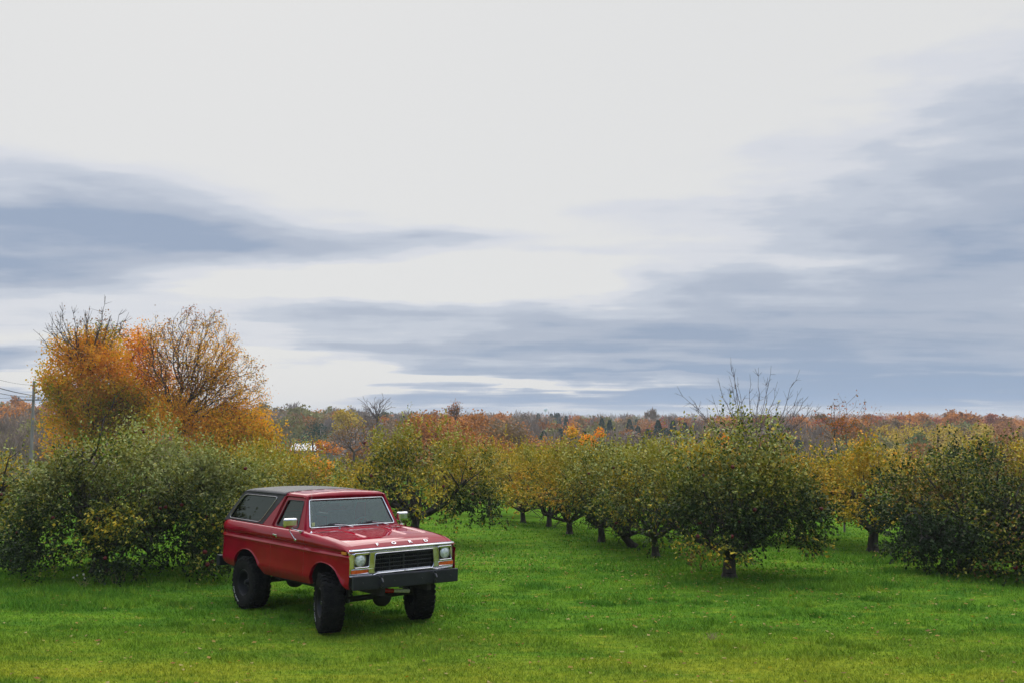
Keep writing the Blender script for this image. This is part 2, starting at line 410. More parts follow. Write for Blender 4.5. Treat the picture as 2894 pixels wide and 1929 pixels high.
# ============================================================ terrain
def hgt(x, y):
    x = np.asarray(x, dtype=float); y = np.asarray(y, dtype=float)
    xc = np.clip(x, -18, 18)
    near = -.024 * (np.clip(y, -5, 20) - 15.1) - .0044 * (xc + 2.16)
    far = np.interp(y, [-50, 20, 110, 170, 230, 500, 1500, 6000, 9000], [0, 0, -4.5, -7.5, -8.9, -9.5, -13, -26, -40])
    rise = 1.45 * np.clip((10.6 - y) / 10.6, 0, 1.0) ** 1.8
    bump = .022 * np.sin(x * 1.3 + 1.7 * np.sin(y * .7)) * np.sin(y * 1.7 + x * .3) + .012 * np.sin(x * 3.1 + y * 2.3)
    lump = np.clip((y - 16) / 10, 0, 1) * .05 * np.sin(x * .7 + y * .4)
    return near + far + rise + bump * .6 + lump + .0

ys = np.concatenate([np.arange(-30, 4, 2), np.arange(4, 30, .3), np.arange(30, 60, 1), np.arange(60, 150, 5), np.geomspace(150, 9000, 40)])
ss = np.linspace(-1, 1, 121)
YY, SS = np.meshgrid(ys, ss, indexing='ij')
XX = SS * (26 + 1.1 * np.abs(YY))
ZZ = hgt(XX, YY)
V = np.stack([XX, YY, ZZ], -1).reshape(-1, 3)
nr, nc = YY.shape
I = np.arange(nr * nc).reshape(nr, nc)
F = np.stack([I[:-1, :-1], I[:-1, 1:], I[1:, 1:], I[1:, :-1]], -1).reshape(-1, 4)
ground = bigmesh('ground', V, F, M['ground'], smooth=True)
tag(ground, kind='structure')
def hz(x, y): return float(hgt(x, y))
def at_px(xs, y):            # x of a picture column (2894 px wide view) at depth y
    return (xs - 1447) / FPX * y
def z_px(yp, y):             # height of a picture row at depth y
    return EYE + (1169 - yp) / FPX * y

# ---- grass blades: short mown turf with taller uncut grass around the trees
TREES = [ # x, y
    (-8.9, 20.4), (-13.6, 23.5), (4.7, 20.8), (3.75, 24.9), (3.68, 28.7), (2.86, 29.4), (2.03, 32), (10.2, 27.2), (9.9, 21.5), (11.1, 19.8), (-2.9, 29)]
def blades(n, xr, yr, hmin, hmax, w, tall=None, seed=1):
    r = np.random.default_rng(seed)
    y = r.uniform(yr[0], yr[1], n)
    half = np.clip(y * .68 + 2.5, 2, 40)
    x = r.uniform(-1, 1, n) * half
    if tall is not None:
        cx = np.array([t[0] for t in tall]); cy = np.array([t[1] for t in tall]); cr = np.array([t[2] for t in tall])
        k = r.integers(0, len(tall), n); a = r.uniform(0, 2*np.pi, n); rad = cr[k] * np.sqrt(r.uniform(0, 1, n))
        x = cx[k] + rad * np.cos(a) * 1.4; y = cy[k] + rad * np.sin(a)
    patch = .6 + .4 * np.sin(x * 1.9 + 2 * np.sin(y * 1.3)) * np.sin(y * 2.1 + x * .5)
    hh = r.uniform(hmin, hmax, n) * (.55 + .6 * patch)
    a = r.uniform(0, np.pi * 2, n); lean = r.normal(0, .45, (n, 2)) * hh[:, None]
    z = hgt(x, y) - .004
    dx, dy = np.cos(a) * w / 2, np.sin(a) * w / 2
    P0 = np.stack([x - dx, y - dy, z], -1); P1 = np.stack([x + dx, y + dy, z], -1); P2 = np.stack([x + lean[:, 0], y + lean[:, 1], z + hh], -1)
    return np.stack([P0, P1, P2], 1).reshape(-1, 3)
Vg = [blades(225000, None, (10.6, 15), .022, .055, .011, seed=1), blades(175000, None, (14.5, 22), .025, .06, .014, seed=2),
      blades(70000, None, (21, 40), .04, .09, .028, seed=3),
      blades(26000, None, (15, 20), .06, .15, .014, tall=[(-9.0, 17.6, 1.5), (-7.6, 17.0, .9), (4.6, 19.6, 1.3), (3.2, 23, 1.5), (9.8, 20.0, 2.0), (-9, 19.5, 2.2), (6.6, 19.4, .8), (8.4, 24.5, 1.4), (12, 18.6, 1.5)], seed=4)]
tr_ = np.random.default_rng(17)
tufts = [(tr_.uniform(-8, 8), yy_, tr_.uniform(.12, .4)) for yy_ in np.concatenate([tr_.uniform(12.8, 15, 30), tr_.uniform(15, 19, 70)])]
Vg.append(blades(24000, None, (12, 19), 0.06, .11, .013, tall=tufts, seed=6))
Vg = np.concatenate(Vg); n = len(Vg) // 3
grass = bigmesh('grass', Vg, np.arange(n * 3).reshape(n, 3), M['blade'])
tag(grass, 'short green lawn grass with yellowish mown streaks', 'grass', kind='stuff')

# ---- fallen leaves scattered on the lawn
r = np.random.default_rng(11); n = 2600
y = r.uniform(11, 34, n); x = r.uniform(-.58, .58, n) * y
m2_ = 620; x[:m2_] = r.normal(4.2, 2.4, m2_) - .1; y[:m2_] = r.normal(21, 3.4, m2_)
x[620:800] = r.normal(-1.2, .7, 180); y[620:800] = r.normal(23.5, 1.6, 180)
y = np.clip(y, 11, 36)
z = hgt(x, y) + .035; a = r.uniform(0, 6.28, n); s_ = r.uniform(.02, .048, n)
Q = np.stack([np.stack([x + s_ * np.cos(a + k * 1.571) * (1 if k % 2 else .6), y + s_ * np.sin(a + k * 1.571) * (1 if k % 2 else .6), z + r.uniform(-.01, .015, n)], -1) for k in range(4)], 1)
lc = np.array([(.34, .22, .06), (.28, .13, .04), (.38, .30, .12), (.20, .12, .05)])[r.integers(0, 4, n)]
fl = bigmesh('fallen_leaves', Q.reshape(-1, 3), np.arange(n * 4).reshape(n, 4), M['autumn'], col=lc)
tag(fl, 'yellow and brown fallen leaves strewn over the lawn', 'leaves', kind='stuff')

# ============================================================ vegetation builders
def tubes(segs, n=5):
    """segs: list of (p0,p1,r0,r1) -> arrays"""
    S = np.array([(*a, *b, c, d) for a, b, c, d in segs], dtype=float)
    p0, p1, r0, r1 = S[:, :3], S[:, 3:6], S[:, 6], S[:, 7]
    d = p1 - p0; L = np.linalg.norm(d, axis=1, keepdims=True); d = d / np.maximum(L, 1e-6)
    ref = np.where(np.abs(d[:, 2:3]) > .9, np.array([[1., 0, 0]]), np.array([[0, 0, 1.]]))
    a = np.cross(d, ref); a /= np.linalg.norm(a, axis=1, keepdims=True); b = np.cross(d, a)
    t = np.arange(n) * 2 * np.pi / n
    ring = a[:, None, :] * np.cos(t)[None, :, None] + b[:, None, :] * np.sin(t)[None, :, None]
    V0 = p0[:, None] + ring * r0[:, None, None]; V1 = p1[:, None] + ring * r1[:, None, None]
    V = np.concatenate([V0, V1], 1).reshape(-1, 3)
    m = len(S); base = (np.arange(m) * 2 * n)[:, None]
    k = np.arange(n)[None, :]; k2 = (k + 1) % n
    F = np.stack([base + k, base + k2, base + n + k2, base + n + k], -1).reshape(-1, 4)
    return V, F

def leafquads(P, Dr, Ls, Ws, r, up=.5):
    """diamond leaves at P pointing along Dr"""
    n = len(P)
    D = Dr / np.linalg.norm(Dr, axis=1, keepdims=True)
    N = r.normal(0, 1, (n, 3)); N[:, 2] += up * 2.2
    A = np.cross(D, N); A /= np.maximum(np.linalg.norm(A, axis=1, keepdims=True), 1e-6)
    q0 = P; q1 = P + D * (Ls * .5)[:, None] + A * (Ws * .5)[:, None]; q2 = P + D * Ls[:, None]; q3 = P + D * (Ls * .5)[:, None] - A * (Ws * .5)[:, None]
    V = np.stack([q0, q1, q2, q3], 1).reshape(-1, 3)
    return V, np.arange(n * 4).reshape(n, 4)

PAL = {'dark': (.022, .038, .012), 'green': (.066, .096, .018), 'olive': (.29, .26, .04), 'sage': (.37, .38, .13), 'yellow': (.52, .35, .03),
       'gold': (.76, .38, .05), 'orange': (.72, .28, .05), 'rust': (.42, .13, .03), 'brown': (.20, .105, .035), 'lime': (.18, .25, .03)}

def palette(P, r, weights, coarse=.9, seed=0):
    """leaf colours in soft patches"""
    names = list(weights); w = np.array([weights[k] for k in names], float); w /= w.sum()
    ph = np.random.default_rng(seed).uniform(0, 6.28, 6)
    f = (np.sin(P[:, 0] * 2.1 / coarse + ph[0] + 1.3 * np.sin(P[:, 2] * 1.7 / coarse + ph[1])) + np.sin(P[:, 1] * 1.9 / coarse + ph[2] + P[:, 2] * 1.1 / coarse) + np.sin(P[:, 2] * 2.7 / coarse + ph[3])) / 6 + .5
    u = np.clip(f * .62 + r.uniform(0, 1, len(P)) * .38, 0, .9999)
    u = np.argsort(np.argsort(u)) / len(u)
    idx = np.searchsorted(np.cumsum(w), u); idx = np.clip(idx, 0, len(names) - 1)
    c = np.array([PAL[k] for k in names])[idx] * r.uniform(.8, 1.2, (len(P), 1)) * r.uniform(.93, 1.07, (len(P), 3))
    return c

def polyline(p, d, L, r0, r1, steps, r, wob=.25, grav=0.):
    out = []; d = np.array(d, float); d /= np.linalg.norm(d); p = np.array(p, float)
    for i in range(steps):
        q = p + d * L / steps
        out.append((tuple(p), tuple(q), lerp(r0, r1, i / steps), lerp(r0, r1, (i + 1) / steps)))
        d = d + r.normal(0, wob, 3) / math.sqrt(steps) + np.array([0, 0, grav]); d /= np.linalg.norm(d); p = q
    return out, p, d

def apple_tree(loc, H, Rx, Ry, seed, wts, top=None, leaves=15000, apples=12, label='', shoots=.25, trunk_r=.14, fork=.65, skirt=.6, leaf=.075, lean=(0, 0), cx=0, dens=1.0, hollow=1.0):
    shape = None
    r = np.random.default_rng(seed)
    root = empty('apple_tree', (loc[0], loc[1], hz(*loc) - .02))
    tag(root, label, 'apple tree', 'apple trees of the orchard')
    segs = []
    s0, p, d = polyline((0, 0, 0), (lean[0], lean[1], 1), fork, trunk_r * 1.15, trunk_r * .9, 4, r, .12)
    s0[0] = (s0[0][0], s0[0][1], trunk_r * 1.5, s0[0][3])
    segs += s0
    nl = 6; a0 = r.uniform(0, 6.28); tips = []
    for i in range(nl):
        a = a0 + i * 6.28 / nl + r.normal(0, .25)
        out = np.array([math.cos(a) * Rx, math.sin(a) * Ry, 0]); R_ = np.linalg.norm(out)
        dirn = (out + np.array([cx, 0, 0])) / R_ * r.uniform(.9, 1.4) + np.array([0, 0, r.uniform(.25, .8)])
        L = R_ * r.uniform(.75, .95)
        sg, q, dd = polyline(p, dirn, L, trunk_r * .62, trunk_r * .22, 7, r, .35, .07)
        segs += sg
        for k in range(2, 7):
            for j in range(2):
                pt = sg[k][0]
                d2 = np.array(dd) * .3 + r.normal(0, .7, 3) + np.array([0, 0, .55])
                sg2, q2, _ = polyline(pt, d2, min(R_, H) * r.uniform(.28, .5), trunk_r * .2, trunk_r * .05, 5, r, .4, .05)
                segs += sg2; tips.append(q2)
                for m in (2, 4):
                    sg3, q3, _ = polyline(sg2[m][0], r.normal(0, .7, 3) + np.array([0, 0, .4]), H * r.uniform(.10, .2), trunk_r * .07, .004, 3, r, .4)
                    segs += sg3
    # centre leader filling the middle of the crown
    for i in range(4):
        sg, q, dd = polyline(p, (r.normal(0, .3), r.normal(0, .3), 1), (H - fork) * r.uniform(.7, .9), trunk_r * .4, trunk_r * .06, 7, r, .3)
        segs += sg; tips.append(q)
    V, F = tubes(segs, 6)
    bigmesh('trunk', V, F, M['bark'], root, smooth=True)
    # crown: lumps of foliage around an uneven dome
    nclump = int(95 * max(1, Rx * H / 8.5)); C = []
    tries = 0
    while len(C) < nclump and tries < 6000:
        tries += 1
        a = r.uniform(0, 6.28); rad = math.sqrt(r.uniform(0, 1))
        edge = 1 + .15 * math.sin(a * 3 + seed) + .12 * math.sin(a * 5 + seed * 2) + r.normal(0, .07)
        zt = H * (1 - .40 * rad ** 2.4) - .30 + r.normal(0, .16) * H / 3.2; zb_ = skirt + .72 * hollow * (1 - rad) + .35 * hollow * max(0, math.sin(a * 2.3 + seed)) * rad
        if zt <= zb_: continue
        zf = r.uniform(0, 1) ** .8
        zc = lerp(zb_, zt, zf)
        # hollow centre
        if rad < .55 * hollow and zf < .45: continue
        if shape is not None and not shape(math.cos(a) * rad * edge, math.sin(a) * rad * edge, zc / H): continue
        C.append((math.cos(a) * rad * Rx * edge * .9, math.sin(a) * rad * Ry * edge * .9, zc, r.uniform(.26, .46) * (min(Rx, H) / 2.4) ** .5))
    C = np.array(C); C[:, 0] += cx * np.clip(C[:, 2] / H * 1.6, .4, 1)
    ntw = int(leaves * dens / 9)
    ci = r.integers(0, len(C), ntw)
    dv = r.normal(0, 1, (ntw, 3)); dv /= np.linalg.norm(dv, axis=1, keepdims=True)
    base = C[ci, :3] + dv * (C[ci, 3] * r.uniform(.55, 1.15, ntw))[:, None]
    base[:, 2] = np.maximum(base[:, 2], skirt * .75 + r.uniform(0, .25, ntw))
    outw = (base - np.array([cx, 0, 0])) * np.array([1 / Rx, 1 / Ry, 0])
    td = dv * .6 + outw * .5 + r.normal(0, .35, (ntw, 3)); td[:, 2] += np.where(base[:, 2] > H * .55, .7, -.15)
    td /= np.linalg.norm(td, axis=1, keepdims=True)
    tl = r.uniform(.16, .36, ntw)
    # upright water shoots on the top of the crown
    up = (base[:, 2] > H * .68) & (r.uniform(0, 1, ntw) < shoots)
    td[up] = td[up] * .25 + np.array([0, 0, 1.0]); td[up] /= np.linalg.norm(td[up], axis=1, keepdims=True)
    tl[up] = r.uniform(.35, .75, up.sum())
    nl_ = 9
    t = (np.arange(nl_) + .5) / nl_
    P = base[:, None] + td[:, None] * (tl[:, None] * t[None])[:, :, None]
    ld = td[:, None] * .7 + r.normal(0, .75, (ntw, nl_, 3)) + np.array([0, 0, -.12])
    P = P.reshape(-1, 3); ld = ld.reshape(-1, 3); nn = len(P)
    Ls = r.uniform(.75, 1.3, nn) * leaf; Ws = Ls * r.uniform(.45, .7, nn)
    V, F = leafquads(P, ld, Ls, Ws, r)
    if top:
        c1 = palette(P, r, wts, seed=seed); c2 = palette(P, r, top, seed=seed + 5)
        hb = np.clip((P[:, 2] / H - .45) / .4 + r.normal(0, .18, nn), 0, 1)[:, None]  # dark-weighted lower palettes paint in crown shade; upper shoots are also naturally paler
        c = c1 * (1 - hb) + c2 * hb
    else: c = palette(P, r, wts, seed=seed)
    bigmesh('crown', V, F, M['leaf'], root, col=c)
    # apples
    if apples:
        a_me = None
        front = C[np.argsort(C[:, 1])][: max(10, len(C) // 2)]
        for i in range(apples):
            c_ = front[r.integers(0, len(front))]
            dvi = r.normal(0, 1, 3); dvi[1] = -abs(dvi[1]) * 1.6 - .4; dvi /= np.linalg.norm(dvi)
            pz = c_[:3] + dvi * c_[3] * 1.18
            pz[2] = max(pz[2], .45)
            if a_me is None:
                o = apple_mesh.copy() if False else bpy.data.objects.new('apple', APPLE_ME)
            o = bpy.data.objects.new('apple', APPLE_ME)
            COL.objects.link(o); o.parent = root; o.location = pz; sc = r.uniform(.85, 1.25); o.scale = (sc, sc, sc * .95); o.rotation_euler = (r.normal(0, .4), r.normal(0, .4), 0)
    return root

def make_apple_mesh():
    prof = [(0.0, -.030), (.012, -.034), (.026, -.028), (.036, -.008), (.039, .008), (.034, .024), (.022, .034), (.010, .033), (.003, .026), (.0, .05)]
    mb = MB(); mb.lathe(prof, 10, None, 'z')
    o = mb.build('apple', M['apple'], None, 60); me = o.data
    bpy.data.objects.remove(o)
    return me
APPLE_ME = make_apple_mesh()

GREEN_SHADED = {'dark': 8, 'green': 4, 'olive': 1.5, 'yellow': .3}  # mostly dark leaves: shade of the lower crown put into the leaf colour
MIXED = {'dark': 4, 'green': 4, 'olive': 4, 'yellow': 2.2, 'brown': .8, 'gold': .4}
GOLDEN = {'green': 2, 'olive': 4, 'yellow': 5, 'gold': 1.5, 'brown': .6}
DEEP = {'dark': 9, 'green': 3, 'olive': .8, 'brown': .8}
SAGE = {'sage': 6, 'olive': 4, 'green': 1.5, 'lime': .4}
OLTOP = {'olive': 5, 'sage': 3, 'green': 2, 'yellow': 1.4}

apple_tree((-8.9, 20.6), 3.22, 2.6, 2.5, 3, GREEN_SHADED, SAGE, 74000, 26, 'largest green apple tree with upright pale shoots, behind the back end of the red truck', .35, .17, .5, .30, .070, cx=1.25, hollow=.5)
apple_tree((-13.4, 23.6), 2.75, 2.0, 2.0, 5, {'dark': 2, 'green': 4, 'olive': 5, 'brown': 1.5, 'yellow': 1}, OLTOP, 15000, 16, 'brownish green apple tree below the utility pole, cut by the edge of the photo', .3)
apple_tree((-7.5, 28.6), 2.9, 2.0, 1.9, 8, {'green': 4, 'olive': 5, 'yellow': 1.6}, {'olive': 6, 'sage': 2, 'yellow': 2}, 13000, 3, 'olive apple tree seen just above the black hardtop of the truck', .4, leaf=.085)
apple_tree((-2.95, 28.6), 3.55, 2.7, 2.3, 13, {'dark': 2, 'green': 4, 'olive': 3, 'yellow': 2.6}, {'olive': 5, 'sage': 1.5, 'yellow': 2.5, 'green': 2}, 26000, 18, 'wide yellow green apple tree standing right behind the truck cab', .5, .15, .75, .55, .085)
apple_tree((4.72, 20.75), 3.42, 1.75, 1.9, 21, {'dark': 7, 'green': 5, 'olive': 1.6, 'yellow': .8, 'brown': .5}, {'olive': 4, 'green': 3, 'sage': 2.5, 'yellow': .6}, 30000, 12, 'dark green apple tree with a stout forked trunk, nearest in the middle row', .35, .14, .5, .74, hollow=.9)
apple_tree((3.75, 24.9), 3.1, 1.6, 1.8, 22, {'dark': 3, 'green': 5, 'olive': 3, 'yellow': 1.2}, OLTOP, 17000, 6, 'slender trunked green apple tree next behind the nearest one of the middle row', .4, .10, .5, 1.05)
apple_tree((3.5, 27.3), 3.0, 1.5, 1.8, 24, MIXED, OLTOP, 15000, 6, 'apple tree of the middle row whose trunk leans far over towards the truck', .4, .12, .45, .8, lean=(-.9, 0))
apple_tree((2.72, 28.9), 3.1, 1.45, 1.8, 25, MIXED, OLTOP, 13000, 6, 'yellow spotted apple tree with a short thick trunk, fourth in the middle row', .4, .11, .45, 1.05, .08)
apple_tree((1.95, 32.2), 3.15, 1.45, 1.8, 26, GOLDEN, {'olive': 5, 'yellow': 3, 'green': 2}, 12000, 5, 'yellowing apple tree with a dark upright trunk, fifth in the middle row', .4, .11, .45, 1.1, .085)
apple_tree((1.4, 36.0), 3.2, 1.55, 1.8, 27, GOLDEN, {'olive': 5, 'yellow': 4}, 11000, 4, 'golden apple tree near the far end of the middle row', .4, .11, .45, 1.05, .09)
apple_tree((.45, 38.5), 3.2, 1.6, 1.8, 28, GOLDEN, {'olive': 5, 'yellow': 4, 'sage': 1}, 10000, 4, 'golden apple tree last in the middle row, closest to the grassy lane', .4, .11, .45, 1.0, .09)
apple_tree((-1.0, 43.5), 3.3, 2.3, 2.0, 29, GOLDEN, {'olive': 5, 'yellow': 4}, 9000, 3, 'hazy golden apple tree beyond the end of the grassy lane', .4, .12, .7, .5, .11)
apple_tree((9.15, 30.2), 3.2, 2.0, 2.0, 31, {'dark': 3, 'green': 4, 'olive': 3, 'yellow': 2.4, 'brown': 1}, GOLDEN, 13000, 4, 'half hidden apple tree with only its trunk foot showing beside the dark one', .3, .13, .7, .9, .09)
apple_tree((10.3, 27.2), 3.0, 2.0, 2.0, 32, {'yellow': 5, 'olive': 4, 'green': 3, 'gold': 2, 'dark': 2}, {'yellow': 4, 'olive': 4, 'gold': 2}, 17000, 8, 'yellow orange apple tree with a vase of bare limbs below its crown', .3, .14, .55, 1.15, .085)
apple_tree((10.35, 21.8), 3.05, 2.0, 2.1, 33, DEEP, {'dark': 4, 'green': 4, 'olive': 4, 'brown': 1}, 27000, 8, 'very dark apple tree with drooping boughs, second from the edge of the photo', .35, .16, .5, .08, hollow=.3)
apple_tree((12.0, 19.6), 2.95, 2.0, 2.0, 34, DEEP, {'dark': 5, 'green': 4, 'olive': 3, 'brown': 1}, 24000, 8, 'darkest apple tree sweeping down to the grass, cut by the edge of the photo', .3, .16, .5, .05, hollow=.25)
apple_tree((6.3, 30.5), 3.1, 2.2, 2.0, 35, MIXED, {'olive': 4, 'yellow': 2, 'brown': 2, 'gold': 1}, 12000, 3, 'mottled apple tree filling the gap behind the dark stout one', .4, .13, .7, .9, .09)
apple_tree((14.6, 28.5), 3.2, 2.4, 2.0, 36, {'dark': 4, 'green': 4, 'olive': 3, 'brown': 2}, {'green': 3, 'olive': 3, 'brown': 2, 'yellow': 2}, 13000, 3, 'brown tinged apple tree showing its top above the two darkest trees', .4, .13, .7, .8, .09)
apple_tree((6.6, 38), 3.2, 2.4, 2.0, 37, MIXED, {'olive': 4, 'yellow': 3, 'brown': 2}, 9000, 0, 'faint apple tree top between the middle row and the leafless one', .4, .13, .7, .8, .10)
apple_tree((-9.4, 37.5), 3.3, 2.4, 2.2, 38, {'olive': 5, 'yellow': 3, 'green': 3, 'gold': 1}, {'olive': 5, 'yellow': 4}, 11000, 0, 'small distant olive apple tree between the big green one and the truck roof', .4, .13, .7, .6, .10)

# ---- branching trees (bare or autumn coloured)
def branch_tree(name, loc, H, spread, seed, mt, levels=5, trunk=.25, r0=.3, kids=(4, 4, 4, 3, 3), leaves=0, leafsize=.2, wts=None, label='', cat='tree', group=None, lmat='autumn', minr=.012, ang=.6, forks=3, leafz=(0, 1), droop=0, wide=1.0, lenf=.62, z0=None, wob=.22):
    r = np.random.default_rng(seed)
    zb = hz(*loc) if z0 is None else z0
    root = empty(name, (loc[0], loc[1], zb)); tag(root, label, cat, group)
    segs = []; tips = []
    def grow(p, d, L, rad, lv):
        sg, q, dd = polyline(p, d, L, rad, max(rad * .5, minr * .6), 4 if lv < 3 else 3, r, wob, .03)
        segs.extend(sg)
        if lv >= levels - 2:
            for s_ in sg: tips.append((np.array(s_[0]) + np.array(s_[1])) / 2)
        if lv >= levels: tips.append(q); return
        kk = kids[min(lv, len(kids) - 1)]
        for i in range(kk):
            t = r.uniform(.35, 1.0) if i else 1.0
            s_ = sg[min(len(sg) - 1, int(t * len(sg)))]
            pt = s_[1] if i == 0 else s_[0]
            a = r.uniform(0, 6.28); perp = np.cross(dd, np.array([math.cos(a), math.sin(a), .3])); perp /= np.linalg.norm(perp)
            an = ang * r.uniform(.6, 1.3) * (.5 if i == 0 else 1)
            nd = dd * math.cos(an) + perp * math.sin(an) * np.array([spread, spread, 1]); nd[2] += .12 - droop * lv
            grow(pt, nd, L * lenf * r.uniform(.8, 1.2), max(rad * .5 * r.uniform(.8, 1.1), minr), lv + 1)
    s0, p, d = polyline((0, 0, 0), (0, 0, 1), H * trunk, r0, r0 * .85, 4, r, .1); segs += s0
    for i in range(forks):
        a = i * 6.28 / forks + r.uniform(-.4, .4)
        grow(p, np.array([math.cos(a) * spread * .62, math.sin(a) * spread * .62, 1]), H * (1 - trunk) * .42, r0 * .62, 1)
    T = np.array(tips)
    zmax = T[:, 2].max(); k = H / zmax
    V, F = tubes(segs, 5); V *= np.array([k * wide, k * wide, k]); T = T * np.array([k * wide, k * wide, k])
    bigmesh('trunk', V, F, M[mt], root, smooth=True)
    if leaves:
        zn = T[:, 2] / H
        w = np.clip((zn - leafz[0]) / .12, 0, 1) * np.interp(zn, [0, leafz[1], 1], [1, 1, .35])
        w /= w.sum(); i = r.choice(len(T), leaves, p=w)
        P = T[i] + r.normal(0, H * .022, (leaves, 3)) - np.array([0, 0, H * .008])
        Ls = r.uniform(.7, 1.3, leaves) * leafsize; D_ = r.normal(0, 1, (leaves, 3)); D_[:, 2] -= .3
        Vl, Fl = leafquads(P, D_, Ls, Ls * .75, r, .2)
        bigmesh('crown', Vl, Fl, M[lmat], root, col=palette(P, r, wts, H * .22, seed))
    return root, k

def cloud_tree(root, lumps, n, size, wts, seed, lmat='autumn', coarse=2.5, name='crown', wloc=None):
    """foliage as leaf clumps gathered in lumps (x,y,z,r)"""
    r = np.random.default_rng(seed); C = np.array(lumps)
    w = C[:, 3] ** 2; i = r.choice(len(C), n, p=w / w.sum())
    # finer sub lumps inside each lump give light and shade
    sub = r.normal(0, 1, (len(C), 26, 3)); sub /= np.linalg.norm(sub, axis=2, keepdims=True)
    sub = C[:, None, :3] + sub * C[:, 3][:, None, None] * r.uniform(.45, 1.0, (len(C), 26, 1)) * np.array([1, 1, .85])
    j = r.integers(0, 26, n)
    P = sub[i, j] + r.normal(0, 1, (n, 3)) * (C[i, 3] * .17)[:, None]
    D_ = r.normal(0, 1, (n, 3)); D_[:, 2] -= .4
    Ls = r.uniform(.7, 1.35, n) * size
    V, F = leafquads(P, D_, Ls, Ls * .7, r, .3)
    return bigmesh(name, V, F, M[lmat], root, col=palette(P, r, wts, coarse, seed))

def grow_to(targets, base, fork, r, tipr=.012, pw=2.35, bend=.35, wob=.10, curl=.28):
    """skeleton: every target point is joined to the branch that reaches it with the least detour; thickness by what it carries"""
    N = [np.array(base, float), np.array(fork, float)]; par = [-1, 0]; path = [0., np.linalg.norm(N[1] - N[0]) * .0]
    tg = np.array(targets); order = np.argsort(np.linalg.norm(tg - N[1], axis=1) + r.normal(0, .3, len(tg)))
    for t in tg[order]:
        A = np.array(N[1:]); pa = np.array(path[1:])
        d = np.linalg.norm(A - t, axis=1)
        rise = np.maximum(0, A[:, 2] - t[2]) * .35
        k = int(np.argmin(d + bend * pa + rise)) + 1
        p = N[k]; L = d[k - 1]
        if L < 1e-3: continue
        # direction the parent was heading in bends the new branch
        hd = p - N[par[k]]; hd = hd / max(np.linalg.norm(hd), 1e-6)
        ns = max(1, min(6, int(L / .8) + 1)); last = k
        c1 = p + hd * L * curl
        for q in range(1, ns + 1):
            s_ = q / ns
            pt = p * (1 - s_) ** 2 + c1 * 2 * s_ * (1 - s_) + t * s_ ** 2
            if q < ns: pt = pt + r.normal(0, wob * min(L, 2) / ns, 3)
            path.append(path[last] + np.linalg.norm(pt - N[last])); N.append(pt); par.append(last); last = len(N) - 1
    n = len(N); N = np.array(N); kids = [[] for _ in range(n)]
    rad = np.zeros(n)
    for i_ in range(n - 1, 0, -1):
        rad[i_] = tipr if not kids[i_] else sum(rad[c] ** pw for c in kids[i_]) ** (1 / pw)
        kids[par[i_]].append(i_)
    rad[0] = rad[1] * 1.25
    segs = [(tuple(N[par[i_]]), tuple(N[i_]), max(rad[i_], tipr) * (1.12 if par[i_] else 1.2), max(rad[i_] , tipr * .5)) for i_ in range(1, n)]
    return segs, N, rad

def vol_points(ells, n, r, shell=.35):
    """points filling a union of ellipsoids (cx,cy,cz,rx,ry,rz)"""
    E_ = np.array(ells); w = E_[:, 3] * E_[:, 4] * E_[:, 5]; i_ = r.choice(len(E_), n, p=w / w.sum())
    d = r.normal(0, 1, (n, 3)); d /= np.linalg.norm(d, axis=1, keepdims=True)
    return E_[i_, :3] + d * E_[i_, 3:] * (r.uniform(0, 1, n) ** shell)[:, None]

def leaves_at(root, P, n, size, wts, r, seed, spread=.3, name='crown', lm='autumn', coarse=2.5):
    i_ = r.integers(0, len(P), n); Q_ = P[i_] + r.normal(0, spread, (n, 3)) - np.array([0, 0, spread * .3])
    D_ = r.normal(0, 1, (n, 3)); D_[:, 2] -= .4; Ls = r.uniform(.7, 1.35, n) * size
    V, F = leafquads(Q_, D_, Ls, Ls * .72, r, .2)
    return bigmesh(name, V, F, M[lm], root, col=palette(Q_, r, wts, coarse, seed))

def whips(base, tips, r, r0, side=6, tw=.35, tipr=.003):
    """long shoots bowing out from a base point, each with straight side twigs"""
    sg = []
    B = np.array(base, float)
    for T_ in tips:
        T_ = np.array(T_, float); L = np.linalg.norm(T_ - B)
        mid = (B + T_) / 2 + np.array([(T_[0] - B[0]) * .16, r.normal(0, .08) * L, -abs(T_[0] - B[0]) * .10 + .04 * L])
        pts = [B * (1 - t) ** 2 + mid * 2 * t * (1 - t) + T_ * t * t for t in np.linspace(0, 1, 10)]
        pts = [p + (r.normal(0, .012 * L, 3) if 0 < k < 9 else 0) for k, p in enumerate(pts)]
        for k in range(9):
            sg.append((tuple(pts[k]), tuple(pts[k + 1]), lerp(r0, tipr, k / 9), lerp(r0, tipr, (k + 1) / 9)))
        for q in range(side):
            k = int(r.integers(3, 9)); p = pts[k]; d = pts[k] - pts[k - 1]; d /= np.linalg.norm(d)
            nd = d + r.normal(0, .62, 3) + np.array([0, 0, .15]); nd /= np.linalg.norm(nd)
            l_ = tw * r.uniform(.4, 1.2) * (1.2 - k / 12)
            e_ = p + nd * l_; m_ = p + nd * l_ * .5 + r.normal(0, .02, 3) * l_
            sg.append((tuple(p), tuple(m_), tipr * 1.5, tipr)); sg.append((tuple(m_), tuple(e_), tipr, tipr * .6))
            if r.uniform() < .6:
                e2 = m_ + (nd + r.normal(0, .5, 3)) * l_ * .35; sg.append((tuple(m_), tuple(e2), tipr, tipr * .6))
    return sg
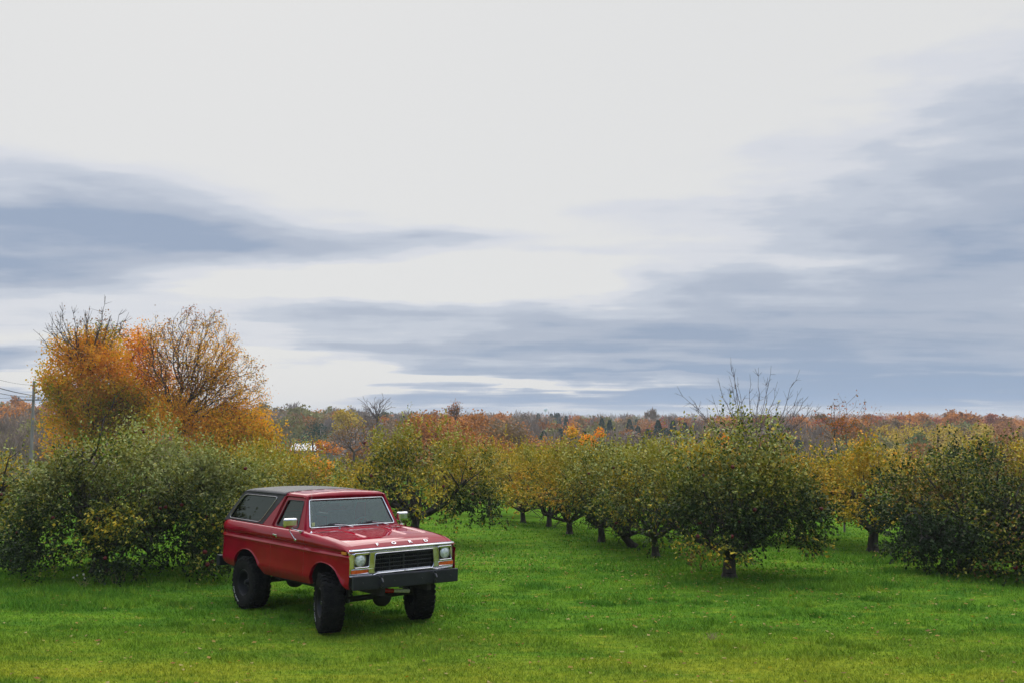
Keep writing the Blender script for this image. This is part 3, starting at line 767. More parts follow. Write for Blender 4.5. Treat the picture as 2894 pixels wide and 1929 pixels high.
# the large autumn trees behind the big green apple tree (about 60 m away)
def PX(px, py, x0_, z0_, Y, dy=0): return (at_px(px, Y) - x0_, dy, z_px(py, Y) - z0_)
def ELL(x0_, z0_, Y, lst):
    out_ = []
    for (px, py, rx, ry, dy) in lst:
        c_ = PX(px, py, x0_, z0_, Y, dy); out_.append((*c_, rx / FPX * Y, (rx + ry) / 2 / FPX * Y * .8, ry / FPX * Y))
    return out_
YA = 60; rl = np.random.default_rng(43)
xa = at_px(505, YA); zb = hz(xa, YA)
rt = empty('maple_tree', (xa, YA, zb)); tag(rt, 'tall autumn tree with a domed see-through crown and dark forking limbs', 'autumn tree')
E1 = ELL(xa, zb, YA, [(560, 985, 118, 128, 0), (450, 985, 62, 100, -.5), (650, 1080, 105, 105, .3), (560, 1100, 130, 90, 0), (700, 1150, 78, 70, 0), (420, 1080, 50, 80, .6)])
T1 = vol_points(E1, 1500, rl, .42)
E1b = ELL(xa, zb, YA, [(700, 1215, 90, 60, -.5), (610, 1190, 90, 55, 0), (745, 1260, 50, 60, 0), (660, 1270, 90, 45, .5), (500, 1170, 80, 40, -.5), (560, 1235, 70, 45, 0), (770, 1200, 22, 30, 0)])
T1b = vol_points(E1b, 320, rl, .5)
sg1, N1, rd1 = grow_to(np.concatenate([T1, T1b]), (0, 0, -.1), PX(512, 1195, xa, zb, YA), rl, .0095, 2.05, .62, .07, .12)
V, F = tubes(sg1, 5); bigmesh('trunk', V, F, M['bark2'], rt, smooth=True)
up1 = T1[rl.uniform(0, 1, len(T1)) < np.interp(T1[:, 2], [5, 10, 14], [1, .75, .6])]
leaves_at(rt, up1, 24000, .095, {'gold': 4, 'yellow': 2, 'orange': 1, 'brown': 5, 'rust': 1}, rl, 44, .17)
leaves_at(rt, T1b, 19000, .14, {'gold': 7, 'yellow': 6, 'orange': 1, 'brown': 1, 'rust': .4}, rl, 45, .40, name='lower_crown')

x2 = at_px(250, YA); zb2 = hz(x2, YA)
r2t = empty('maple_tree', (x2, YA, zb2)); tag(r2t, 'dense golden orange autumn tree with bare twigs sticking out on top', 'autumn tree')
E2 = ELL(x2, zb2, YA, [(205, 985, 62, 62, 0), (270, 975, 62, 60, .5), (300, 1050, 80, 80, 0), (190, 1070, 75, 70, -.5), (155, 1110, 42, 48, 0), (250, 1130, 90, 80, 0), (340, 1130, 75, 70, .5), (180, 1190, 52, 60, 0), (165, 1245, 36, 40, -.5), (290, 1210, 80, 50, 0), (140, 1020, 22, 26, 0), (370, 1180, 70, 50, 0)])
T2 = vol_points(E2, 620, rl, .4)
tw = [(125, 912), (150, 925), (190, 868), (205, 885), (230, 895), (262, 862), (285, 885), (300, 838), (318, 868), (350, 880), (335, 905), (225, 925), (175, 900), (160, 890), (250, 880), (275, 905), (310, 895), (115, 935), (240, 862), (212, 872), (182, 885), (300, 910)]
T2w = []
for a, b in tw:
    dy_ = rl.uniform(-1.5, 1.5)
    for _ in range(7):
        t_ = rl.uniform(.45, 1); T2w.append(PX(lerp(245, a, t_) + rl.normal(0, 5), lerp(1010, b, t_) + rl.normal(0, 5), x2, zb2, YA, dy_))
T2w = np.array(T2w)
sg2, N2, rd2 = grow_to(T2, (0, 0, -.1), PX(262, 1215, x2, zb2, YA), rl, .010, 2.2, .5, .06, .12)
sg2 += whips(PX(250, 1060, x2, zb2, YA), [PX(a, b, x2, zb2, YA, rl.uniform(-1.5, 1.5)) for a, b in tw], rl, .045, 16, 1.0, .009)
V, F = tubes(sg2, 5); bigmesh('trunk', V, F, M['bark2'], r2t, smooth=True)
leaves_at(r2t, T2, 38000, .145, {'gold': 7, 'orange': 1.2, 'yellow': 8, 'rust': .4, 'lime': .8, 'brown': .5}, rl, 55, .32)
leaves_at(r2t, T2w, 260, .11, {'brown': 5, 'rust': 1}, rl, 56, .12, name='withered_leaves')
Y3 = 63; x3 = at_px(395, Y3); zb3 = hz(x3, Y3)
r3t = empty('maple_tree', (x3, Y3, zb3)); tag(r3t, 'reddish orange autumn tree squeezed between the two large ones', 'autumn tree')
E3 = ELL(x3, zb3, Y3, [(360, 965, 48, 48, 0), (405, 980, 45, 50, 0), (380, 1040, 62, 60, 0), (440, 1070, 52, 60, 0), (400, 1130, 72, 62, 0), (470, 1140, 60, 50, 0), (520, 1130, 40, 40, 0), (440, 1190, 60, 40, 0)])
T3 = vol_points(E3, 420, rl, .45)
sg3, _, _ = grow_to(T3, (0, 0, -.1), PX(400, 1200, x3, zb3, Y3), rl, .011, 2.2, .5, .08, .14)
V, F = tubes(sg3, 5); bigmesh('trunk', V, F, M['bark2'], r3t, smooth=True)
leaves_at(r3t, T3, 15000, .13, {'orange': 5, 'rust': 1.5, 'gold': 5, 'brown': .6}, rl, 57, .32)

# bare apple tree behind the dark one, and the reddish leafless one beside it
def bare_tree(px, Y, base_off, fork_px, ells, n, tipr, seed, label, extra=(), bend=.25, leaf=None, name='bare_tree', wob=.22, m_='barkgrey'):
    r = np.random.default_rng(seed); x_ = at_px(px, Y); z_ = hz(x_, Y)
    rt_ = empty(name, (x_, Y, z_)); tag(rt_, label, 'bare tree')
    T = vol_points(ELL(x_, z_, Y, ells), n, r, .38)
    if len(extra): T = np.concatenate([T, np.array([PX(a, b, x_, z_, Y, r.normal(0, .3)) for a, b in extra])])
    T[:, 2] = np.maximum(T[:, 2], .6)
    sg, _, _ = grow_to(T, (0, 0, -.1), PX(fork_px[0], fork_px[1], x_, z_, Y), r, tipr, 2.3, bend, wob, .16)
    V, F = tubes(sg, 5); bigmesh('trunk', V, F, M[m_], rt_, smooth=True)
    if leaf: leaves_at(rt_, T, leaf[0], leaf[1], leaf[2], r, seed, leaf[3])
    return rt_
def fan(tips, base, k, r):       # fine twigs strung along lines running out to the tips
    out_ = []
    for (a, b) in tips:
        out_.append((a, b))
        for q in range(k):
            t = r.uniform(.35, 1.0); out_.append((lerp(base[0], a, t) + r.normal(0, 9), lerp(base[1], b, t) + r.normal(0, 8)))
    return out_
tips_ = [(1912, 1090), (1945, 1118), (1985, 1160), (2058, 1010), (2050, 1062), (2085, 1040), (2100, 1062), (2160, 1035), (2195, 1030), (2242, 1046), (2215, 1075), (2290, 1118), (2312, 1132), (2262, 1095), (2020, 1068), (2130, 1055), (1962, 1140), (2330, 1146), (2280, 1150), (2000, 1115), (2180, 1065), (2240, 1125), (2070, 1098), (2040, 1140), (2150, 1110), (2200, 1140)]
rw = np.random.default_rng(12); Yb = 30; xb = at_px(2120, Yb); zb_0 = hz(xb, Yb)
bt = empty('bare_tree', (xb, Yb, zb_0)); tag(bt, 'leafless old apple tree with long crooked branches standing out against the sky', 'bare tree')
base_ = PX(2125, 1300, xb, zb_0, Yb)
sgb, _, _ = polyline((0, 0, -.1), (.02, 0, 1), base_[2] + .1, .13, .10, 5, rw, .06)
sgb += whips(sgb[-1][1], [PX(a, b, xb, zb_0, Yb, rw.uniform(-.8, .8)) for a, b in tips_], rw, .017, 13, .55, .0036)
V, F = tubes(sgb, 5); bigmesh('trunk', V, F, M['barkgrey'], bt, smooth=True)
bare_tree(2375, 34, 0, (2380, 1330), [(2380, 1180, 75, 50, 0), (2340, 1200, 60, 50, 0), (2420, 1210, 70, 50, 0)], 170, .0045, 63,
          'thin reddish bare tree above the yellow orange apple tree', [(2358, 1118), (2372, 1135), (2400, 1114), (2412, 1130), (2450, 1125), (2430, 1140), (2360, 1135), (2480, 1150)], .5, (700, .07, {'rust': 3, 'brown': 4}, .08))
bare_tree(1066, 120, 0, (1068, 1180), [(1080, 1140, 32, 26, 0), (1040, 1142, 26, 20, 0), (1060, 1165, 50, 20, 0)], 230, .020, 65,
          'grey leafless tree poking above the far treeline behind the truck cab', [(1080, 1108), (1010, 1125), (1025, 1118), (1105, 1122), (1120, 1150)], .7, None, wob=.12)
bare_tree(1288, 130, 0, (1288, 1185), [(1288, 1150, 15, 20, 0), (1280, 1160, 22, 14, 0)], 160, .02, 67, 'narrow russet tree sticking up out of the rust coloured clump', [(1288, 1128)], .7, (420, .20, {'brown': 3, 'rust': 2}, .3), wob=.1)
bare_tree(1000, 62, 0, (1003, 1290), [(1000, 1220, 60, 50, 0), (960, 1235, 50, 45, 0), (1050, 1230, 60, 45, 0)], 260, .009, 66,
          'purplish bare tree rising behind the wide yellow green apple tree', [(992, 1190), (970, 1170), (1040, 1180)], .4, (500, .10, {'brown': 3, 'rust': 1}, .15), wob=.12)
# brown thicket beside the white shed
for i, (px, y_, top, w_, sd_) in enumerate([(812, 58, 1235, 48, 71), (868, 52, 1300, 50, 72), (912, 56, 1296, 40, 73), (840, 72, 1240, 45, 74)]):
    rt_ = bare_tree(px, y_, 0, (px + 5, top + 190), [(px, top + 70, w_, 65, 0), (px + 8, top + 130, w_ * 1.1, 60, 0)], 420, .006, sd_,
        ['brown leafless bush, the tallest of those below the white shed', 'brown leafless bush closest to the truck roof', 'brown leafless bush just under the eaves end of the white shed', 'brown leafless bush farthest back beside the golden tree'][i], [], .45, (1500, .09, {'brown': 4, 'rust': 1.2}, .22), 'bare_bush', .15)
    tag(rt_, None, 'bush', 'leafless bushes round the shed')
# small orange shrubs showing behind the orchard
for (px, py, y_, rr, w_, lb) in [(905, 1320, 46, 34, {'orange': 4, 'gold': 4, 'brown': 1}, 'orange gold shrub behind the tree at the truck cab, below the shed'),
                              (930, 1262, 95, 26, {'orange': 3, 'rust': 4, 'brown': 1}, 'rusty orange shrub at the end of the white shed'),
                              (1668, 1240, 70, 24, {'orange': 8, 'gold': 1}, 'small bright orange tree above the middle of the row of apple trees'),
                              (1605, 1222, 90, 16, {'gold': 6, 'yellow': 3}, 'narrow golden sapling in front of the far woods'),
                              (2050, 1260, 27.5, 30, {'orange': 6, 'rust': 1, 'gold': 2}, 'bright orange sapling leaves poking through the dark stout apple tree')]:
    xx = at_px(px, y_); zz_ = hz(xx, y_)
    rt_ = empty('orange_shrub', (xx, y_, zz_)); tag(rt_, lb, 'shrub')
    zc = z_px(py, y_) - zz_; R_ = rr / FPX * y_
    rs = np.random.default_rng(int(px))
    sg = []
    for q in range(5):
        s_, _, _ = polyline((0, 0, 0), (rs.normal(0, .15), rs.normal(0, .15), 1), max(zc, .5), .04, .01, 5, rs, .12); sg += s_
    V, F = tubes(sg, 5); bigmesh('trunk', V, F, M['bark2'], rt_)
    cloud_tree(rt_, [(rs.normal(0, R_ * .6), rs.normal(0, R_ * .6), zc + rs.normal(0, R_ * .6), R_ * .7) for q in range(6)], 900 if y_ > 40 else 260, .16 if y_ > 40 else .09, w_, int(px))

# ============================================================ far woods
def woods_crown(r, cx, cy, zb, zt, rad, c, n, size, kind):
    h = zt - zb
    if kind == 'conifer':
        t = r.uniform(0, 1, n) ** .8; a = r.uniform(0, 6.28, n); rr = rad * .75 * (1 - t) * (.6 + .4 * np.abs(np.sin(t * 26))) * r.uniform(.5, 1.15, n) + .05; size = size * .7
        P = np.stack([cx + rr * np.cos(a), cy + rr * np.sin(a), zb + h * (.1 + .9 * t)], -1)
        D_ = np.stack([np.cos(a), np.sin(a), -.5 * np.ones(n)], -1)
        Ls = r.uniform(.6, 1.2, n) * size; V, F = leafquads(P, D_, Ls, Ls * .8, r, .4)
        col = np.array(c) * r.uniform(.6, 1.3, (n, 1))
        return V, F, col
    ns = 16
    s = r.normal(0, 1, (ns, 3)); s /= np.linalg.norm(s, axis=1, keepdims=True); s[:, 2] = np.abs(s[:, 2]) * 1.1 - .25
    ch = min(h * .62, rad * 1.5)
    S = s * np.array([rad * .72, rad * .72, ch * .62]) + np.array([cx, cy, zt - ch * .82])
    i = r.integers(0, ns, n)
    P = S[i] + r.normal(0, 1, (n, 3)) * rad * np.array([.2, .2, .17])
    low = r.uniform(0, 1, n) < .16
    P[low, 2] = zb + r.uniform(0, 1, low.sum()) * h * .6
    if kind == 'bare':
        D_ = r.normal(0, .35, (n, 3)); D_[:, 2] = 1; Ls = r.uniform(1.0, 2.6, n) * size; Ws = Ls * .16
    else:
        D_ = r.normal(0, 1, (n, 3)); Ls = r.uniform(.6, 1.3, n) * size; Ws = Ls * .75
    V, F = leafquads(P, D_, Ls, Ws, r, .4)
    sh = r.uniform(.7, 1.3, ns)[i][:, None]
    col = np.array(c) * sh * r.uniform(.85, 1.15, (n, 1))
    return V, F, col

C_ = {'or': (.50, .20, .045), 'rust': (.33, .15, .055), 'brown': (.24, .16, .085), 'purp': (.205, .155, .125), 'grey': (.25, .205, .185),
      'ol': (.22, .20, .08), 'yel': (.46, .32, .05), 'red': (.36, .11, .045), 'dkgr': (.045, .075, .055), 'green': (.13, .155, .06)}
def region(xd):
    if xd < 330: return dict(top=('or', 'rust', 'or', 'red', 'ol'), mid=('purp', 'brown', 'rust', 'ol', 'purp', 'brown'))
    if xd < 960: return dict(top=('ol', 'green', 'brown', 'ol', 'grey', 'or'), mid=('grey', 'purp', 'brown', 'grey', 'ol', 'rust'))
    if xd < 1250: return dict(top=('brown', 'rust', 'or', 'purp'), mid=('brown', 'or', 'rust', 'purp', 'ol'))
    if xd < 1560: return dict(top=('purp', 'or', 'rust', 'ol', 'dkgr', 'red', 'brown'), mid=('purp', 'brown', 'or', 'dkgr', 'ol', 'purp', 'dkgr', 'rust'))
    if xd < 1920: return dict(top=('purp', 'red', 'rust', 'brown', 'or'), mid=('purp', 'purp', 'brown', 'brown', 'dkgr', 'rust'))
    return dict(top=('or', 'rust', 'or', 'red'), mid=('brown', 'rust', 'yel', 'brown', 'ol', 'green', 'yel'))
TOPX = [-400, 0, 110, 330, 640, 820, 900, 1200, 1400, 1700, 1950, 2080, 2200, 2352, 2800]
TOPY = [55, 44, 38, 30, 26, 16, 6, 2, -4, -4, -2, 4, 5, -12, -14]
rows = [(112, -84), (126, -72), (142, -60), (160, -48), (180, -37), (204, -27), (232, -17), (262, -8), (296, 0), (340, -3), (400, -5), (480, -4), (600, -5), (800, -4), (1100, -4), (1600, -3), (2400, -2), (3600, -2)]
r = np.random.default_rng(99)
VV = []; FF = []; CC = []; off = 0
for d, drop in rows:
    rad0 = 3.2 if d < 300 else 3.6 * (d / 300) ** .55
    step = rad0 * (1.25 if d < 500 else 1.4)
    halfw = d * .66
    n_t = int(2 * halfw / step)
    for i in range(n_t):
        x = -halfw + (i + r.uniform(-.3, .3)) * step; y = d * r.uniform(.96, 1.05)
        px = x / y * FPX + 1447; xd = px / 1.2304
        topT = np.interp(xd, TOPX, TOPY)
        if d > 340: topT = min(topT, 3)
        if 780 < px < 960 and 105 < d < 190: continue     # clearing in front of the shed
        if d < 130 and 1230 < xd < 2352 and r.uniform() < .25: continue
        kk = r.uniform(0, 1)
        tp = topT + drop + r.normal(0, 5 if d < 300 else 2.2) + (r.uniform(0, 9) if kk > .88 else 0)
        zt = EYE + tp / FPX * y; zb = hz(x, y)
        if zt - zb < 2.5: zt = zb + 2.5
        rad = rad0 * r.uniform(.7, 1.25)
        reg = region(xd + r.normal(0, 25)); key = reg['top' if drop > -14 else 'mid'][r.integers(0, len(reg['top' if drop > -14 else 'mid']))]
        kind = 'leafy'
        if key in ('purp', 'grey') : kind = 'bare' if r.uniform() < .65 else 'leafy'
        if key == 'dkgr': kind = 'conifer'
        n = int(np.interp(d, [100, 300, 800, 4000], [900, 420, 90, 22]))
        size = np.interp(d, [100, 300, 800, 4000], [.36, .75, 2.2, 9])
        V, F, c = woods_crown(r, x, y, zb, zt, rad * (1 if d < 800 else 1.3), C_[key], n, size, kind)
        VV.append(V); FF.append(F + off); CC.append(c); off += len(V)
V = np.concatenate(VV); F = np.concatenate(FF); c = np.concatenate(CC)
woods = bigmesh('woods', V, F, M['wood'], col=np.clip(c, 0, .6))
tag(woods, 'far autumn woods of rust, brown and purple grey trees filling the valley to the horizon', 'woods', kind='stuff')

# single trees one can tell apart in the far woods: column, top row, distance, radius m, colour, kind, label
ACC = [
    (722, 1178, 150, 3.4, 'dkgr', 'conifer2', 'dark blue green evergreen standing above the white shed'),
    (1195, 1150, 118, 2.6, 'or', 'leafy', 'bright orange tree at the edge of the rust coloured clump'),
    (1265, 1136, 116, 4.0, 'or', 'leafy', 'tall orange and rust tree in the middle of the rust coloured clump'),
    (1345, 1163, 112, 4.4, 'rust', 'leafy', 'broad rust brown tree of the clump on the side of the water tower'),
    (1420, 1180, 108, 3.6, 'brown', 'leafy', 'rounded brown olive tree where the rust coloured clump drops to the orchard'),
    (1300, 1205, 100, 3.8, 'rust', 'leafy', 'dark rust tree low in front of the rust coloured clump'),
    (1385, 1228, 96, 3.2, 'rust', 'leafy', 'brown red tree at the foot of the rust coloured clump'),
    (1558, 1167, 420, 4.8, 'dkgr', 'conifer', 'small dark conifer on the horizon next to the water tower'),
    (1578, 1165, 430, 3.6, 'dkgr', 'conifer', 'larger dark conifer on the horizon, second from the water tower'),
    (1620, 1168, 420, 6.0, 'red', 'leafy', 'crimson tree on the horizon past the water tower'),
    (1700, 1180, 210, 4.2, 'dkgr', 'conifer', 'tall dark spruce, first of the conifers in the middle woods'),
    (1722, 1184, 205, 3.8, 'dkgr', 'conifer', 'dark spruce leaning against the tall first conifer'),
    (1778, 1182, 215, 4.4, 'dkgr', 'conifer', 'dark spruce alone in the middle of the conifers'),
    (1858, 1184, 190, 4.8, 'dkgr', 'conifer', 'wide dark spruce above the yellow green apple trees'),
    (1900, 1186, 185, 4.2, 'dkgr', 'conifer', 'dark spruce closest to the leafless apple tree'),
    (1935, 1192, 195, 3.8, 'dkgr', 'conifer', 'short spruce half lost in the reddish woods'),
    (2560, 1186, 150, 4.5, 'yel', 'leafy', 'low yellow crown below the orange treeline, the one nearer the bare tree'),
    (2640, 1188, 152, 4.2, 'yel', 'leafy', 'low yellow crown below the orange treeline, the middle one'),
    (2730, 1196, 150, 5.5, 'yel', 'leafy', 'wide yellow olive crown below the highest orange treetop'),
    (2572, 1162, 260, 5.5, 'or', 'leafy', 'orange treetop forming the first rise of the treeline'),
    (2722, 1160, 262, 4.0, 'or', 'leafy', 'highest orange treetop near the edge of the photo'),
    (152, 1150, 130, 3.2, 'ol', 'leafy', 'olive green round tree beside the utility pole'),
    (56, 1132, 200, 5.0, 'or', 'leafy', 'fiery orange treetop on the ridge behind the crossarm'),
    (985, 1144, 190, 3.4, 'yel', 'leafy', 'yellow orange tree on the ridge beside the grey leafless one'),
    (620 * 1.2304 + 90, 1136, 260, 5.0, 'ol', 'leafy', 'olive tree topping the ridge next to the golden autumn tree'),
]
for (px, top, y_, rad, ck, kind, lb) in ACC:
    xx = at_px(px, y_) if px != 722 else at_px(888, y_)
    zb_ = hz(xx, y_)
    root = empty('conifer' if 'conifer' in kind else 'autumn_tree', (xx, y_, zb_))
    tag(root, lb, 'conifer' if 'conifer' in kind else 'tree', 'trees standing out in the far woods')
    Ht_ = z_px(top, y_) - zb_
    rr = np.random.default_rng(int(px * 7 + y_))
    size = .30 if y_ < 160 else (.5 if y_ < 240 else 1.0)
    if kind == 'conifer2': V, F, c = woods_crown(rr, 0, 0, Ht_ * .1, Ht_, rad * 1.1, C_[ck], 900, size, 'leafy')
    else: V, F, c = woods_crown(rr, 0, 0, 0, Ht_, rad, C_[ck], 3200 if y_ < 140 else 1300, size, 'leafy' if kind == 'leafy' else kind)
    if ck == 'rust' or ck == 'or':
        m_ = rr.uniform(0, 1, len(c)) < .35; c[m_] = np.array(C_['rust' if ck == 'or' else 'or']) * rr.uniform(.7, 1.2, (m_.sum(), 1))
    bigmesh('crown', V, F, M['wood'], root, col=np.clip(c, 0, .6))
    s_, _, _ = polyline((0, 0, 0), (0, 0, 1), Ht_ * .75, .22, .08, 5, rr, .06)
    V, F = tubes(s_, 6); bigmesh('trunk', V, F, M['bark2'], root, smooth=True)

# ---- water tower on the horizon
YW = 1500; xw = at_px(1541.5, YW); zw = hz(xw, YW)
wt = empty('water_tower', (xw, YW, zw)); tag(wt, 'pale blue water tower with a bulb tank on the horizon', 'water tower')
u_ = YW / FPX; zt_ = z_px(1152.5, YW) - zw
Rw = 5.3 * u_
mb = MB(); mb.lathe([(0.01, zt_), (Rw * .45, zt_ - .45 * u_), (Rw * .85, zt_ - 1.7 * u_), (Rw, zt_ - 3.2 * u_), (Rw * .93, zt_ - 5 * u_), (Rw * .6, zt_ - 7 * u_), (Rw * .28, zt_ - 9 * u_), (.75 * u_, zt_ - 11 * u_)], 32, None, 'z')
mb.build('tank', M['tower'], wt, 40)
mb = MB(); mb.lathe([(.75 * u_, zt_ - 10.9 * u_), (.6 * u_, zt_ - 14 * u_), (.6 * u_, 1), (1.3 * u_, 0)], 16, None, 'z'); mb.build('column', M['tower'], wt, 40)

# ---- white shed in the valley
YS = 165; x0, x1 = at_px(826, YS), at_px(916, YS)
zr0, zr1 = z_px(1252, YS), z_px(1272, YS); gz = hz((x0 + x1) / 2, YS)
sh = empty('shed', ((x0 + x1) / 2, YS, gz)); tag(sh, 'long low shed with a white metal roof half hidden by bare bushes', 'shed')
w2 = (x1 - x0) / 2; W = 7.0
za, ze = zr0 - gz, z_px(1270.5, YS) - gz      # ridge, eaves
if za - ze < .8: ze = za - 1.3
pymesh('roof', [(-w2 - .3, -.4, ze), (w2 + .3, -.4, ze), (w2 + .3, W / 2, za), (-w2 - .3, W / 2, za), (-w2 - .3, W + .4, ze), (w2 + .3, W + .4, ze)],
       [(0, 1, 2, 3), (3, 2, 5, 4)], M['metalroof'], sh, solid=.08)
pymesh('wall', [(-w2, 0, 0), (w2, 0, 0), (w2, W, 0), (-w2, W, 0), (-w2, 0, ze - .02), (w2, 0, ze - .02), (w2, W, ze - .02), (-w2, W, ze - .02), (-w2, W / 2, za - .12), (w2, W / 2, za - .12)],
       [(0, 1, 5, 4), (2, 3, 7, 6), (1, 2, 6, 9, 5), (3, 0, 4, 8, 7)], M['barnwall'], sh)
for xx in (-1.2, 1.0):
    MB().box((xx - .5, -.04, ze - 1.4), (xx + .5, .0, ze - .5)).build('window', M['barndark'], sh)

# ---- utility pole with crossarm and wires
YP = 90; xp = at_px(97, YP); gp = hz(xp, YP)
up_ = empty('utility_pole', (xp, YP, gp)); tag(up_, 'weathered wooden utility pole with one long crossarm beside the golden tree', 'utility pole')
zt = z_px(1076, YP) - gp; zc = z_px(1129, YP) - gp
rp = 4.3 / FPX * YP
mb = MB(); mb.lathe([(rp * 1.15, 0), (rp, zt * .5), (rp * .85, zt), (0.001, zt + .02)], 14, None, 'z'); mb.build('pole', M['pole'], up_, 50)
xl, xr = at_px(53, YP) - xp, at_px(141, YP) - xp
MB().box((xl, -.24, zc - .06), (xr, -.13, zc + .06)).build('crossarm', M['pole'], up_, None, .01)
pins = [xl + .18, at_px(113, YP) - xp, xr - .15]
for q in pins:
    MB().lathe([(.001, zc + .30), (.05, zc + .28), (.07, zc + .20), (.045, zc + .14), (.06, zc + .08), (.02, zc + .06)], 10, Matrix.Translation((q, -.185, 0)), 'z').build('insulator', M['insul'], up_, 40)
MB().box((.0, -.06, zt - .42), (rp + .45, .02, zt - .34)).build('bracket', M['pole'], up_)
MB().box((-.55, -.3, zc - .95), (-rp, -.22, zc - .88)).build('bracket', M['pole'], up_)
# next pole of the line, outside the picture, carries the other end of the wires
xq, yq = -22.5, 28; gq = EYE + 4.6 - 10.5
u2 = empty('utility_pole', (xq, yq, gq)); tag(u2, 'next wooden utility pole of the line, nearer and out of view', 'utility pole')
mb = MB(); mb.lathe([(rp * 1.15, hz(xq, yq) - gq), (rp, 5), (rp * .85, 10.6), (.001, 10.65)], 14, None, 'z'); mb.build('pole', M['pole'], u2, 50)
MB().box((xl, -.24, 9.0), (xr, -.13, 9.15)).build('crossarm', M['pole'], u2)
def wire(a, b, sag, lb, th=.02):
    a = Vector(a); b = Vector(b); pts = []
    for i in range(25):
        t = i / 24; p = a.lerp(b, t); p.z -= sag * 4 * t * (1 - t); pts.append(p)
    o = MB().tube(pts, th, 6).build('power_wire', M['wire'], None); tag(o, lb, 'wire', 'wires of the utility line')
wire((xp, YP - .2, gp + zt - .38), (xq, yq, gq + 10.5), .9, 'thin top wire running from the tip of the utility pole', .012)
wire((xp, YP - .25, gp + zt - 1.35), (xq, yq, gq + 9.9), .6, 'thickest power wire, meeting the pole between tip and crossarm', .034)
wire((xp + pins[1], YP - .185, gp + zc + .28), (xq + pins[1], yq, gq + 9.2), .8, 'power wire tied to the inner insulator of the crossarm', .022)
wire((xp + pins[0], YP - .185, gp + zc + .28), (xq + pins[0], yq, gq + 8.4), .8, 'lowest power wire tied to the outer insulator of the crossarm', .018)

# ---- dry weeds at the foot of the big green apple tree
wr = np.random.default_rng(5)
WEEDS = [(345, 1640, .55, 'tall dry yellow weed stalks in front of the big green apple tree'), (362, 1632, .42, 'forked dry weed beside the tallest stalks'), (398, 1628, .36, 'small dry weed with pale seed heads nearest the truck'),
         (306, 1636, .30, 'low weed with whitish flower heads at the trunk of the big green tree'), (258, 1648, .28, 'pale flowering weed in the long grass of the big green tree'), (2000, 1800, .14, 'straw coloured grass tuft alone on the mown lawn')]
for (px, py, hh, lb) in WEEDS:
    y_ = (EYE + .05) / ((py - 1169) / FPX); x_ = at_px(px, y_)
    root = empty('weed', (x_, y_, hz(x_, y_))); tag(root, lb, 'weed')
    sg = []; tp = []
    for q in range(9 if hh > .2 else 26):
        s_, e_, _ = polyline((wr.normal(0, .04), wr.normal(0, .04), 0), (wr.normal(0, .3 if hh > .2 else .6), wr.normal(0, .3), 1), hh * wr.uniform(.6, 1), .004, .002, 4, wr, .2); sg += s_; tp.append(e_)
    V, F = tubes(sg, 4); bigmesh('stalk', V, F, M['straw'], root)
    if hh > .2:
        mb = MB()
        for e_ in tp[:6]: mb.box(tuple(np.array(e_) - .013), tuple(np.array(e_) + .013))
        mb.build('seed_head', M['flower'], root)
# ============================================================ the truck (x forward, y to its left, z up, origin under the front axle)
TR = empty('off_road_truck', (-2.161, 15.136, EYE - 3.312), (-.0186, -.0155, -.8585))
tag(TR, 'lifted red two-door off-road truck with black hardtop parked on the grass', 'truck')
# --- curves of the side
ARCH_F = [(-.335, .69), (-.330, .80), (-.29, .90), (-.23, .965), (-.16, 1.01), (-.08, 1.038), (.01, 1.053), (.13, 1.05), (.25, 1.035), (.34, 1.01), (.43, .965), (.54, .87), (.62, .80), (.70, .735)]
ARCH_R = [(-3.06, .675), (-3.035, .75), (-3.00, .83), (-2.93, .91), (-2.82, .973), (-2.70, 1.005), (-2.59, 1.016), (-2.48, 1.01), (-2.38, .985), (-2.27, .935), (-2.18, .87), (-2.09, .79), (-2.0, .72), (-1.92, .66)]
BOT = [(-3.69, .82), (-3.60, .76), (-3.34, .675), (-3.07, .668)] + ARCH_R + [(-1.90, .655), (-.345, .682)] + ARCH_F + [(.72, .725), (.80, .74)]
def zbot(x): return interp(x, BOT)
YL = [(.655, .945), (.69, .962), (.73, .975), (.79, .998), (.815, 1.0), (.85, .992), (.95, .986), (1.10, .986)]
def in_arch(x): return (ARCH_F[0][0] <= x <= ARCH_F[-1][0]) or (ARCH_R[0][0] <= x <= ARCH_R[-1][0])
ZC = [(-.66, 1.478), (-.3, 1.468), (0, 1.448), (.3, 1.424), (.5, 1.400), (.60, 1.380), (.67, 1.356), (.73, 1.318), (.765, 1.290), (.78, 1.276)]
def hoodz(x, y):
    z = interp(x, ZC) - .022 * (abs(y) / .9) ** 3
    ay = abs(y)
    rec = sstep(-.60, -.50, x) * (1 - sstep(.30 - .18 * max(0, (ay - .42)), .36 - .18 * max(0, (ay - .42)), x)) * (1 - sstep(.74, .80, ay))
    ridge = max(0, 1 - abs(ay - .37) / .045); ridge = ridge * ridge * (3 - 2 * ridge)
    z -= .017 * rec * (1 - ridge)
    return z
UP = [(1.10, .986), (1.15, .988), (1.178, .996), (1.190, 1.002), (1.202, .996), (1.222, .966), (1.24, .952), (1.262, .956), (1.278, .978), (1.30, .992), (1.33, .994), (1.38, .984), (1.42, .962), (1.448, .93), (1.462, .895)]
